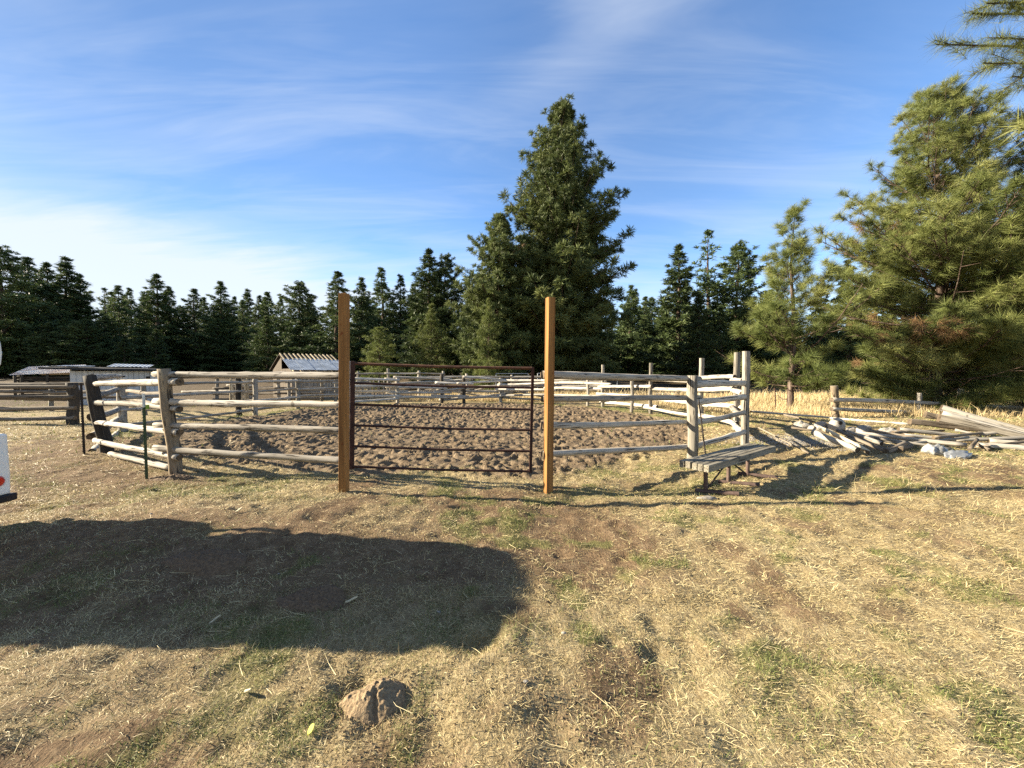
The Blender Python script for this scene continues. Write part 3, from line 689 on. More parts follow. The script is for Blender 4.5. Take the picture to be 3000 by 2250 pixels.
# little stones, clods, chips
small = [(816,1682,.022,'rock','tiny pinkish white stone in the middle of the big shadow','stone'),(443,1517,.03,'rock','pale pebble near the upper edge of the big shadow','stone'),
 (1285,1792,.025,'rock','pale pebble at the right end of the big shadow','stone'),(1652,1875,.028,'rock','white pebble in the grass right of the big shadow','stone'),(1540,2035,.03,'rock','pale stone in the front grass right of the molehill','stone'),
 (1937,1571,.03,'clod','round black clod in the grass in front of the bench','clod'),(1605,1778,.03,'clod','black clod beside the right end of the big shadow','clod'),(2150,1740,.022,'clod','small dark clod in the right grass','clod'),
 (1683,2075,.02,'clod','dark clod near the bottom of the picture, right of the molehill','clod'),(1520,1340,.05,'clod','dark soil clod by the foot of the latch stile','clod')]
for i, (px, py, s, mt, lb, ct) in enumerate(small):
    p = gp(px, py); lump('pebble' if ct == 'stone' else 'soil_clod', p, (s*.5,s*.38,s*.26), mt, 60+i, lb, ct, .3, 2, sink=.1)
def chip(px, py, L, w, az, lb, name='wood_chip', mat='straw_bit', cat='wood chip'):
    p = gp(px, py); m = MB(); d = Vector((math.cos(az), math.sin(az), .05)); a = p+Vector((0,0,.018))
    n = Vector((-d.y, d.x, 0)); vs = []; 
    for t, ww in ((-.5,.25),(-.25,.9),(.1,1),(.4,.6),(.5,.15)):
        for s_ in (-1, 1):
            for h in (0, .006): vs.append(a+d*L*t+n*w*ww*s_*.5+Vector((0,0,h+.01*math.sin(t*3))))
    fs = []
    for i in range(4):
        b0 = i*4; fs += [(b0,b0+2,b0+6,b0+4),(b0+1,b0+5,b0+7,b0+3),(b0,b0+4,b0+5,b0+1),(b0+2,b0+3,b0+7,b0+6)]
    fs += [(0,1,3,2),(16,18,19,17)]; m.add([v-p for v in vs], fs); o = m.build(name, M[mat]); o.location = p
    tag(o, lb, cat)
chip(1030,1768,.075,.018,.3,'long pale wood chip lying in the big shadow'); chip(630,1822,.06,.012,.9,'short splinter of wood in the lower part of the big shadow')
chip(725,2040,.05,.02,-.6,'curled bark chip in the sunlit straw left of the molehill'); chip(700,1503,.07,.02,1.2,'pale chip on the upper edge of the big shadow')
chip(911,2163,.030,.022,1.2,'bright yellow fallen leaf near the bottom of the picture','fallen_leaf','leaf','leaf')

# ------------------------------------------------------------------ log heap on the right
LG = 'logs dumped in the heap on the right'
def heap(x1, y1, x2, y2, d, Y1, Y2, label, mat='log_grey', flat=0, split=0.0, name='log', bend=.003, knots=1):
    a = W(*zp5(x1, y1), Y1); b_ = W(*zp5(x2, y2), Y2); r = d/s5/F*(Y1+Y2)/4
    for p in (a, b_): p.z = max(p.z, gzf(p.x, p.y)+r*.7)
    o = rail(a, b_, r, r*.92, None, mat, name, bend=bend, knots=knots, flat=flat, split=split, sides=12)
    return tag(o, label, 'log', LG)
heap(505,597,865,742,56,7.0,6.2,'thick pale log sloping forward at the left end of the heap','log_grey')
heap(590,570,945,752,40,7.1,6.15,'splintered yellowish log lying against the thick left log','log_yellow',split=.06)
heap(700,585,1075,750,30,7.2,6.2,'dark thin pole right of the splintered yellowish log','log_brown')
heap(780,590,1060,690,38,7.2,6.6,'grey pole whose dark end shows in the middle of the heap','log_grey')
heap(840,612,1240,692,40,7.1,6.7,'pale log under the long pole in the heap','log_grey')
heap(850,603,1745,705,40,7.3,6.5,'very long pale pole across the front of the heap','log_grey',bend=.004)
heap(1095,755,1265,685,46,6.25,6.5,'short grey log slanting up to the right in front of the heap','log_brown')
heap(1205,735,1290,705,50,6.3,6.6,'stubby log with a dark round end in front of the heap','log_brown')
heap(1195,572,1900,655,36,7.5,7.2,'slim pale pole behind the broad white rock','log_grey')
heap(1235,622,1660,665,36,7.2,7.0,'knotty pale pole in front of the slim pole','log_grey')
heap(1540,402,2330,625,62,7.7,7.0,'big white sunlit log on top of the heap','log_sunlit',flat=.9)
heap(1545,440,2330,660,50,7.6,6.9,'white sunlit log just under the topmost one','log_sunlit')
heap(1525,480,2330,660,74,7.5,6.9,'massive grey squared beam under the white logs','board',flat=.86)
heap(1285,512,1900,575,66,7.9,7.6,'grey squared timber with a dark sawn end, left of the white logs','log_brown',flat=.86)
heap(1410,452,1640,500,60,8.0,7.8,'short dark beam resting on the grey squared timber','log_brown',flat=.86)
heap(1650,662,2330,640,34,7.0,6.8,'slender pole along the right side of the heap','log_grey')
heap(1925,668,2330,700,40,6.9,6.6,'pale pole below the slender pole on the right','log_grey')
heap(1810,700,2330,755,52,6.6,6.3,'thick pale log lowest on the right of the heap','log_grey')
heap(1770,755,1832,655,30,6.3,6.5,'short stick standing up at the right of the plastic bags','log_brown')
heap(1835,695,1935,745,28,6.5,6.3,'short forked stick lying on the lowest right log','log_brown')
heap(1650,580,1850,620,24,7.4,7.2,'thin broken branch in the gap under the squared beam','log_grey')
heap(1840,610,2040,600,34,7.2,7.1,'stubby pale branch beside the thin broken branch','log_grey')
heap(0,430,720,492,19,9.6,11.2,'long thin rail lying on the ground from the tall post to the right','log_grey',bend=.003)
heap(640,485,1290,535,24,10.6,9.4,'second long rail lying on the ground behind the heap','log_grey',bend=.004)
heap(270,455,520,515,20,9.5,8.8,'grey rail crossing the long thin rail on the ground','log_brown')
for (x1, y1, x2, y2, d, Y1, Y2, lb, mt) in (
  (1000,640,1640,742,26,6.9,6.4,'thin grey rail in front of the very long pale pole','log_grey'), (760,640,1120,742,24,6.9,6.3,'narrow grey rail between the dark pole and the short grey log','log_brown'),
  (1290,690,1760,640,24,6.7,6.9,'thin rail rising to the right over the pale poles','log_grey'), (1480,640,2120,585,26,7.0,7.3,'thin grey rail slanting up across the squared beam','log_brown'),
  (1880,720,2330,660,28,6.5,6.7,'grey rail angled over the lowest right log','log_brown'), (1150,600,1560,585,24,7.4,7.7,'thin rail half hidden behind the broad white rock','log_brown'),
  (960,585,1330,640,24,7.5,7.0,'grey rail dropping behind the whitish rock','log_brown'), (330,560,640,600,18,8.0,7.4,'short thin rail behind the jagged pale rock','log_brown'),
  (60,560,470,770,14,7.6,6.3,'thin dark pole lying on the gravel left of the heap','log_brown')): heap(x1, y1, x2, y2, d, Y1, Y2, lb, mt)
for i in range(16):
    x0 = random.uniform(-26, 8); y0 = random.uniform(25.5, 36); a0 = random.uniform(-.5, .5); L0 = random.uniform(2.5, 6)
    o = rail(on(x0, y0, .12), on(x0+L0*math.cos(a0), y0+L0*math.sin(a0), .15+random.uniform(0,.35)), random.uniform(.08,.15), None, None, random.choice(('log','log_brown')), 'fallen_log', sides=8)
    tag(o, 'grey fallen log on the shaded floor at the edge of the wood', 'log', 'fallen logs at the edge of the wood')
# chips and gravel by the heap (uncountable)
c0 = G(*zp5(480, 680)); n = 2600
x = c0.x+RNG.normal(0, .55, n)+.0; y = c0.y+RNG.normal(0, .38, n); x = x+(y-c0.y)*-.6
s = RNG.uniform(.008, .024, n); base = np.stack([x, y, gz(x, y)+s*.3], -1)
tet = np.array([[1,0,-.4],[-.5,.87,-.4],[-.5,-.87,-.4],[0,0,.7]]); th = RNG.uniform(0, 6.28, n); ca, sa = np.cos(th), np.sin(th)
tv = tet[None]*s[:,None,None]*RNG.uniform(.5, 1.6, (n,1,3)); V = np.stack([tv[...,0]*ca[:,None]-tv[...,1]*sa[:,None], tv[...,0]*sa[:,None]+tv[...,1]*ca[:,None], tv[...,2]], -1)+base[:,None]
k = (np.arange(n)*4)[:,None]; Fc = np.concatenate([k+np.array([q]) for q in ([0,1,3],[1,2,3],[2,0,3])], 0)
tag(link('gravel', mesh_np('gravel', V.reshape(-1,3), Fc, M['rock'])), 'pale gravel and chips strewn left of the log heap', 'gravel', None, 'stuff')

# ------------------------------------------------------------------ rail fence on the right
fr = thing('rail_fence', 'grey post and rail fence behind the log heap under the big pine', 'fence', on(11.5, 13.5))
a = G(2447,1225); a = on(a.x, a.y); b_ = G(2815,1206); b_ = on(b_.x, b_.y); c_ = G(3080,1200); c_ = on(c_.x, c_.y)
post(a, W(2443,1130,a.y), .105, .10, fr, 'post_bark', end='post'); post(b_, W(2815,1138,b_.y), .10, .09, fr, 'post'); post(c_, c_+Vector((0,0,1.0)), .10, .09, fr, 'post')
m1 = a.lerp(b_, .62); post(on(m1.x, m1.y), on(m1.x, m1.y, .75), .07, .06, fr, 'post')
rail(W(2442,1172,a.y-.1), W(2815,1187,b_.y-.1), .075, .07, fr, 'log', over0=.1, over1=.4); rail(W(2442,1199,a.y-.1), W(2720,1214,(a.y+b_.y)/2), .07, .065, fr, 'log', over0=.1, over1=.3)
rail(W(2810,1186,b_.y-.1), W(3080,1199,c_.y-.1), .075, .07, fr, 'log', over1=.3); rail(W(2815,1152,b_.y), W(3080,1163,c_.y), .075, .07, fr, 'log')
rail(W(2690,1222,(a.y+b_.y)/2), W(3080,1232,c_.y), .07, .065, fr, 'log')
# wire stake left of the young pine
p = G(2274,1207); m = MB(); m.tube([on(p.x,p.y,-.1), W(2270,1137,p.y)], .02, 6); o = m.build('wire_stake', M['rust'], None, offset=on(p.x,p.y)); o.location = on(p.x,p.y); tag(o, 'thin rusty stake in the golden grass left of the young pine trunk', 'stake')

# ------------------------------------------------------------------ corrals on the left
def rail_run(name, label, pts, zs, r, mat, pmat='post', ph=1.35, flat=0, pr=.08):
    f = thing(name, label, 'fence', on(*pts[0]))
    for i, q in enumerate(pts): post(on(*q), on(q[0]+random.uniform(-.03,.03), q[1], ph+random.uniform(-.08,.1)), pr, None, f, pmat, sides=8)
    for i in range(len(pts)-1): 
        for z in zs:
            rail(on(pts[i][0], pts[i][1]-.09, z+random.uniform(-.04,.04)), on(pts[i+1][0], pts[i+1][1]-.09, z+random.uniform(-.04,.04)), r*random.uniform(.85,1.1), None, f, mat, over0=.15, over1=.15, sides=8, knots=3, flat=flat)
    return f
q = G(216,1243)
rail_run('rail_fence', 'shaded plank fence at the left edge ending in a black post', [(q.x, q.y), (q.x-3.0, q.y-.25), (q.x-6.2, q.y-.5)], (1.12,.86,.52,.22), .07, 'log_brown', 'post_dark', 1.2, 0, .14)
rail_run('rail_fence', 'second grey rail fence behind the black post in front of the log shed', [(-16.5,16.2),(-19.2,16.0),(-22.2,15.9),(-25.5,15.7)], (1.1,.8,.5), .075, 'log_brown', 'post', 1.2)
rail_run('rail_fence', 'dim corral rails in front of the white shed, behind the short jutting rails', [(-11.4,12.6),(-13.6,14.2),(-16.0,15.9)], (1.2,.85,.5), .08, 'log_brown', 'post', 1.3)
rail_run('rail_fence', 'tangled dark corral rails between the white shed and the small barn', [(-15.5,20.2),(-13.6,20.0),(-11.9,19.6),(-10.3,20.8)], (1.35,1.1,.8,.5,.2), .06, 'log_brown', 'post', 1.5)
rail_run('rail_fence', 'low rail fence in front of the small tin roofed barn', [(-11.2,19.3),(-9.6,20.9),(-8.3,22.2)], (1.05,.7,.35), .06, 'log', 'post', 1.15)
rail_run('rail_fence', 'outer rail fence in the meadow beyond the far side of the pen', [(-6,25),(-3,25.6),(0,26),(3,26),(6,25)], (1.3,1.0,.7,.4), .085, 'log', 'post', 1.5)
rail_run('rail_fence', 'sunlit corral rails with upright stubs far behind the gate hinge side', [(-9,22.5),(-7.4,22.9),(-5.6,23.2),(-4.2,23.4)], (1.55,1.25,.9), .06, 'log', 'post', 1.75)
pk = thing('picket_fence', 'rough fence of thin upright poles behind the far pen rails on the left', 'fence', on(-8.2, 21.4))
for i in range(17):
    x0 = -9.2+i*.17+random.uniform(-.03,.03); y0 = 21.2+i*.02; ln = random.uniform(-.1,.16)
    post(on(x0, y0), on(x0+ln, y0, random.uniform(1.05,1.3)), .04, .035, pk, 'post', name='picket', sides=6, knots=1, sink=.05)
rail(on(-9.3,21.28,.9), on(-6.3,21.6,.9), .045, None, pk, 'log', sides=8); rail(on(-9.3,21.28,.35), on(-6.3,21.6,.35), .045, None, pk, 'log', sides=8)
pk2 = thing('picket_fence', 'bundle of upright poles forming a crude gate left of the small barn', 'fence', on(-12.6, 17.4))
for i in range(7):
    x0 = -12.75+i*.13; post(on(x0, 17.4), on(x0+random.uniform(-.05,.05), 17.4, random.uniform(1.2,1.45)), .05, .045, pk2, 'log_yellow', name='picket', sides=7, knots=2, sink=.05)
rail(on(-12.95,17.45,1.0), on(-11.7,17.45,1.0), .04, None, pk2, 'log', sides=8)
# galvanised corral panels
def panel(x0, x1, y, label, h=1.5, n=4):
    t = thing('corral_panel', label, 'panel', on((x0+x1)/2, y)); of = Vector(t.location); z = gzf((x0+x1)/2, y)
    for i in range(n):
        m = MB(); m.tube([(x0,y,z+.25+(h-.25)*i/(n-1)), (x1,y,z+.25+(h-.25)*i/(n-1))], .03, 6); m.build('bar', M['galv'], t, offset=of)
    for xx in (x0, x1, (x0+x1)/2):
        m = MB(); m.tube([(xx,y,z), (xx,y,z+h)], .032, 6); m.build('upright', M['galv'], t, offset=of)
panel(-1.2, 1.2, 29, 'grey steel pipe panel in front of the big pine trunk, left one'); panel(1.9, 4.6, 28.5, 'grey steel pipe panel right of the latch post, behind the pen'); panel(4.9, 7.8, 28.5, 'low grey steel pipe panel at the foot of the dark wood', 1.3)

# ------------------------------------------------------------------ sheds and barn
def frame(o, u, n): return lambda a, b_, z: Vector(o)+Vector(u)*a+Vector(n)*b_+Vector((0,0,z))
def slab(m, p, th, mi=0):
    a, b_, c, d = [Vector(v) for v in p]; nn = (b_-a).cross(d-a).normalized()*th
    m.add([a,b_,c,d,a-nn,b_-nn,c-nn,d-nn], [(0,1,2,3),(7,6,5,4),(0,4,5,1),(1,5,6,2),(2,6,7,3),(3,7,4,0)], mi)
def corrugated(m, p00, p10, p01, n, amp, th=.004):
    """sheet from eave edge p00-p10 up to ridge edge starting p01"""
    u = Vector(p10)-Vector(p00); v = Vector(p01)-Vector(p00); nn = u.cross(v).normalized(); vs = []; fs = []
    for i in range(n*4+1):
        q = Vector(p00)+u*(i/(n*4))+nn*amp*math.sin(i*math.pi/2)
        vs += [q, q+v]
    b0 = 0
    for i in range(n*4): fs.append((2*i, 2*i+2, 2*i+3, 2*i+1))
    m.add(vs, fs)
# small barn
th = rad(43); o_ = W(853,1082,22); u_ = Vector((math.cos(th), math.sin(th), 0)); n_ = Vector((-math.sin(th), math.cos(th), 0)); z0 = gzf(o_.x, o_.y)
Lb, Wd, ze, zr = 3.1, 2.65, o_.z, 2.75
barn = thing('small_barn', 'small grey barn with a bluish tin roof and bare battens along its ridge', 'barn', (o_.x, o_.y, z0)); ob = Vector(barn.location)
fb = frame((o_.x, o_.y, 0), u_, n_)
m = MB()
for i in range(15):
    a = .12+i*(Lb-.24)/15; w_ = (Lb-.24)/15-.012; h = ze-.06-z0
    m.box(fb(a+w_/2, .25+random.uniform(-.008,.008), z0+h/2), (w_, .03, h), Matrix.Rotation(th, 3, 'Z'))
m.build('front_wall', M['boardv'], barn, offset=ob)
m = MB()   # gable end boards, gap left near the eave
for i in range(22):
    b0 = .25+i*(2*Wd-.5)/22; w_ = (2*Wd-.5)/22-.015; zt = ze+(zr-ze)*(1-abs(b0+w_/2-Wd)/Wd)-.1
    zb = z0 if i > 4 else max(z0, zt-random.uniform(.5,.8)) if i < 0 else z0
    if b0+w_/2 < Wd*.97: zt = min(zt, ze+.05)
    m.box(fb(.1, b0+w_/2, (zb+zt)/2), (.03, w_, zt-zb), Matrix.Rotation(th, 3, 'Z'))
m.build('gable_wall', M['gable'], barn, offset=ob)
m = MB(); m.box(fb(Lb-.1, Wd, (z0+ze)/2), (.04, 2*Wd-.4, ze-z0), Matrix.Rotation(th, 3, 'Z')); m.box(fb(Lb/2, 2*Wd-.25, (z0+ze)/2), (Lb-.3, .04, ze-z0), Matrix.Rotation(th, 3, 'Z')); m.build('back_wall', M['darkwood'], barn, offset=ob)
sl = lambda a, t: fb(a, Wd*t, ze+(zr-ze)*t)
m = MB(); up_ = Vector((0,0,.03))
for k in range(5):
    a0 = -.08+k*(Lb+.16)/5; a1 = a0+(Lb+.16)/5+.03; t1 = .66+random.uniform(-.02,.02)
    corrugated(m, sl(a0,-.07)+up_*(1+.3*(k%2)), sl(a1,-.07)+up_*(1+.3*(k%2)), sl(a0,t1)+up_*(1+.3*(k%2)), 9, .009)
m.build('tin_roof', M['tin'], barn, offset=ob)
m = MB(); slab(m, [sl(-.05,.62), sl(Lb+.05,.62), sl(Lb+.05,1.0), sl(-.05,1.0)], .03); slab(m, [fb(-.05,Wd,zr), fb(Lb+.05,Wd,zr), fb(Lb+.05,2*Wd+.1,ze), fb(-.05,2*Wd+.1,ze)], .03); m.build('roof_deck', M['darkwood'], barn, offset=ob)
for i in range(13):
    a = .02+i*(Lb-.08)/12; m = MB(); m.beam(sl(a,.6)+up_*1.2, sl(a,1.03)+up_*1.2, .07, .035); m.build('batten', M['log_yellow'], barn, offset=ob)
for i in range(8):
    a = .1+i*(Lb-.2)/7; m = MB(); m.beam(sl(a,-.06)-up_*2, sl(a,.1)-up_*2, .06, .08); m.build('rafter_tail', M['log_yellow'], barn, offset=ob)
# white shed
A = G(207,1188); Bp = W(470,1180,20.6); u_ = Vector((Bp.x-A.x, Bp.y-A.y, 0)); Ls = u_.length; u_.normalize(); n_ = Vector((-u_.y, u_.x, 0)); az = math.atan2(u_.y, u_.x); z0 = gzf(A.x, A.y)
shed = thing('white_shed', 'low off white shed with vertical siding and a patched nearly flat roof', 'shed', (A.x, A.y, z0)); os_ = Vector(shed.location)
fs_ = frame((A.x, A.y, 0), u_, n_); ztop = W(207,1084,A.y).z; hs_ = ztop-z0
m = MB(); npl = 16
for i in range(npl):
    w_ = Ls/npl; m.box(fs_((i+.5)*w_, .02+.006*(i % 2), z0+hs_/2-.1), (w_-.012, .03, hs_+.1), Matrix.Rotation(az, 3, 'Z'))
m.box(fs_(Ls/2, .05, z0+hs_/2-.1), (Ls, .02, hs_+.1), Matrix.Rotation(az, 3, 'Z'), 1)
m.build('front_wall', [M['shedwhite'], M['interior']], shed, offset=os_)
m = MB(); m.box(fs_(.02, 1.5, z0+hs_/2), (.04, 2.9, hs_+.05), Matrix.Rotation(az, 3, 'Z')); m.box(fs_(Ls-.02, 1.5, z0+hs_/2), (.04, 2.9, hs_+.05), Matrix.Rotation(az, 3, 'Z')); m.box(fs_(Ls/2, 2.95, z0+hs_/2), (Ls-.1, .04, hs_+.05), Matrix.Rotation(az, 3, 'Z')); m.build('side_wall', M['shedwhite'], shed, offset=os_)
m = MB(); slab(m, [fs_(-.9,-.35,ztop+.13), fs_(Ls+.3,-.35,ztop+.04), fs_(Ls+.3,3.2,ztop+.1), fs_(-.9,3.2,ztop+.2)], .09); m.build('roof', M['tarblack'], shed, offset=os_)
m = MB(); corrugated(m, fs_(1.2,-.1,ztop+.16), fs_(2.75,-.1,ztop+.12), fs_(1.35,1.6,ztop+.36), 10, .01); corrugated(m, fs_(-.5,.3,ztop+.2), fs_(.6,.3,ztop+.18), fs_(-.4,1.6,ztop+.25), 8, .01); m.build('tin_sheet', M['tin'], shed, offset=os_)
for a in (1.75, 2.75):
    m = MB(); m.box(fs_(a, -.01, z0+hs_-.32-.1*(a > 2)), (.28 if a < 2 else .16, .03, .06 if a < 2 else .2), Matrix.Rotation(az, 3, 'Z')); m.build('vent_opening', M['interior'], shed, offset=os_)
for k in range(6):
    a = -.6+k*.55; m = MB(); m.beam(fs_(a,-.3,ztop+.165), fs_(a+.9,-.1,ztop+.15), .07, .04); m.build('roof_board', M['darkwood'], shed, offset=os_)
# log shed at the left
ls = thing('log_shed', 'dark log shed with a streaked rusty tin roof left of the white shed', 'shed', on(-27, 22)); ol = Vector(ls.location)
e0 = W(25,1099,21.5); e1 = W(215,1091,22.8); r0 = W(85,1074,24); r1 = W(240,1077,25.2)
m = MB(); corrugated(m, e0, e1, r0, 26, .012); m.build('tin_roof', M['tin_rust'], ls, offset=ol)
m = MB(); slab(m, [r0, r1+(r0-r1)*0, r1+(r0-e0)*Vector((1,1,0)).length/6*Vector((0,.6,0)).y+Vector((-1.2,1.6,-.5)), r0+Vector((-1.2,1.6,-.5))], .03); m.build('back_roof', M['tin_rust'], ls, offset=ol)
for k in range(8):
    z = .1+k*.17; p0 = e0.lerp(e1, .08)+Vector((-.3,.35,0)); p1 = e1+Vector((.1,.35,0)); p0.z = gzf(p0.x,p0.y)+z; p1.z = gzf(p1.x,p1.y)+z
    if p0.z < e0.z-.1: rail(p0, p1, .085, .08, ls, 'darkwood', 'wall_log', sides=8, knots=2)
for t in (.06, .16, .55, .97):
    p = e0.lerp(e1, t)+Vector((0,.1,0)); post(on(p.x,p.y), (p.x,p.y,e0.lerp(e1,t).z-.03), .07, .06, ls, 'darkwood', sides=8)

# ------------------------------------------------------------------ stock trailer at the left edge
TX = -4.97; TY1 = 3.80; TY0 = 2.45; tc_ = (TY0+TY1)/2; hw = (TY1-TY0)/2
tr = thing('stock_trailer', 'white livestock trailer at the left edge with a red tail lamp and black bumper', 'trailer', (-7.2, tc_, gzf(-7.2, tc_))); ot = Vector(tr.location); zt0 = gzf(-5, 3)
def prof(name, pts, x0, x1, mat, bevel=.02):
    m = MB(); n = len(pts); vs = [(x0, tc_+a*hw, z) for a, z in pts]+[(x1, tc_+a*hw, z) for a, z in pts]
    fs = [tuple(range(n)), tuple(reversed(range(n, 2*n)))]+[(i, i+n, (i+1) % n+n, (i+1) % n) for i in range(n)]
    m.add(vs, fs); return m.build(name, M[mat], tr, bevel=bevel, offset=ot)
prof('body', [(-.985,.36),(.985,.36),(.99,.55),(.97,.96),(-.97,.96),(-.99,.55)], -9.3, TX, 'white')
prof('roof', [(-.93,1.62),(.93,1.62),(.95,1.75),(.935,1.86),(.86,1.93),(.72,1.975),(.4,1.99),(-.4,1.99),(-.72,1.975),(-.86,1.93),(-.935,1.86),(-.95,1.75)], -9.3, TX, 'white')
prof('front_wall', [(-.93,.96),(.93,.96),(.93,1.63),(-.93,1.63)], -9.28, -9.2, 'white', 0)
for a in (-.9, .9):
    for xx in (TX-.06, -6.4, -7.8):
        m = MB(); m.box((xx, tc_+a*hw*.94, 1.29), (.06,.05,.68)); m.build('roof_post', M['white'], tr, offset=ot)
for a in (-.93, .93):
    for z in (1.17, 1.39):
        m = MB(); m.box((-7.2, tc_+a*hw*.97, z), (4.1,.025,.09)); m.build('side_slat', M['white'], tr, offset=ot) if a < 0 else None
m = MB(); m.box((TX-.03, tc_, .325), (.10, 2*hw+.05, .075)); m.build('bumper', M['black'], tr, bevel=.015, offset=ot)
for a in (-.86, .86):
    m = MB(); p = Vector((TX-.005, tc_+a*hw-.02*(1 if a > 0 else -1), .505)); m.tube([p-Vector((.02,0,0)), p+Vector((.015,0,0)), p+Vector((.03,0,0))], [.055,.053,.035], 18); m.build('tail_lamp', M['red'], tr, offset=ot)
    m = MB(); p = Vector((TX+.01, tc_+a*hw*.90, 1.80)); m.box(p, (.03,.05,.025)); m.build('marker_lamp', M['red'], tr, offset=ot, bevel=.005)
for a in (-1, 1):
    for xx in (-7.6, -6.9):
        w_ = bpy.data.objects.new('wheel', None); COL.objects.link(w_); w_.parent = tr; w_.location = Vector((xx, tc_+a*(hw-.14), zt0+.32))-ot
        m = MB(); m.tube([(0,-.1,0),(0,-.085,0),(0,.085,0),(0,.1,0)], [.27,.32,.32,.27], 22); m.build('tyre', M['black'], w_)
        m = MB(); m.tube([(0,-.11,0),(0,.11,0)], .17, 16); m.build('rim', M['white'], w_)
m = MB(); m.box((-9.9, tc_, .42), (1.3,.1,.1)); m.box((-10.5, tc_, .2), (.08,.08,.55)); m.build('hitch_tongue', M['iron'], tr, offset=ot)

# ------------------------------------------------------------------ pines
def tufts(P_, D, size, n, w, spread, rg, tint, back=.5):
    """needle bursts: P_ tips, D shoot directions"""
    k = len(P_)
    Pn = np.repeat(P_, n, 0); Dn = np.repeat(D, n, 0); sz = np.repeat(size, n)
    along = rg.uniform(-back, .05, k*n)[:,None]*sz[:,None]
    r = rg.normal(size=(k*n, 3)); r -= Dn*np.sum(r*Dn, 1, keepdims=True); r /= np.linalg.norm(r, axis=1, keepdims=True)+1e-6
    dv = Dn*rg.uniform(.05, 1.0, (k*n, 1))+r*rg.uniform(.3, 1.0, (k*n, 1))*spread; dv /= np.linalg.norm(dv, axis=1, keepdims=True)
    ln = (sz*rg.uniform(.65, 1.1, k*n))[:,None]
    b = Pn+Dn*along; s = np.cross(dv, rg.normal(size=(k*n, 3))); s /= np.linalg.norm(s, axis=1, keepdims=True)+1e-6
    s *= (w*sz*rg.uniform(.7, 1.3, k*n))[:,None]*.5
    tip = b+dv*ln; tip[:,2] -= .06*ln[:,0]
    V = np.stack([b-s*.7, b+s*.7, b+dv*ln*.55+s, tip, b+dv*ln*.55-s], 1)
    if w < .08:
        V = np.stack([b-s, b+s, tip], 1).reshape(-1, 3); Fc = np.arange(k*n*3).reshape(-1, 3); rep = 3
    else:
        V = V.reshape(-1, 3); q = (np.arange(k*n)*5)[:,None]; Fc = np.concatenate([q+np.array([[0,1,2]]), q+np.array([[0,2,4]]), q+np.array([[4,2,3]])]); rep = 5
    t = np.repeat(np.clip(np.repeat(tint, n)+rg.normal(0, .13, k*n), 0, 1), rep)
    return V, Fc, t
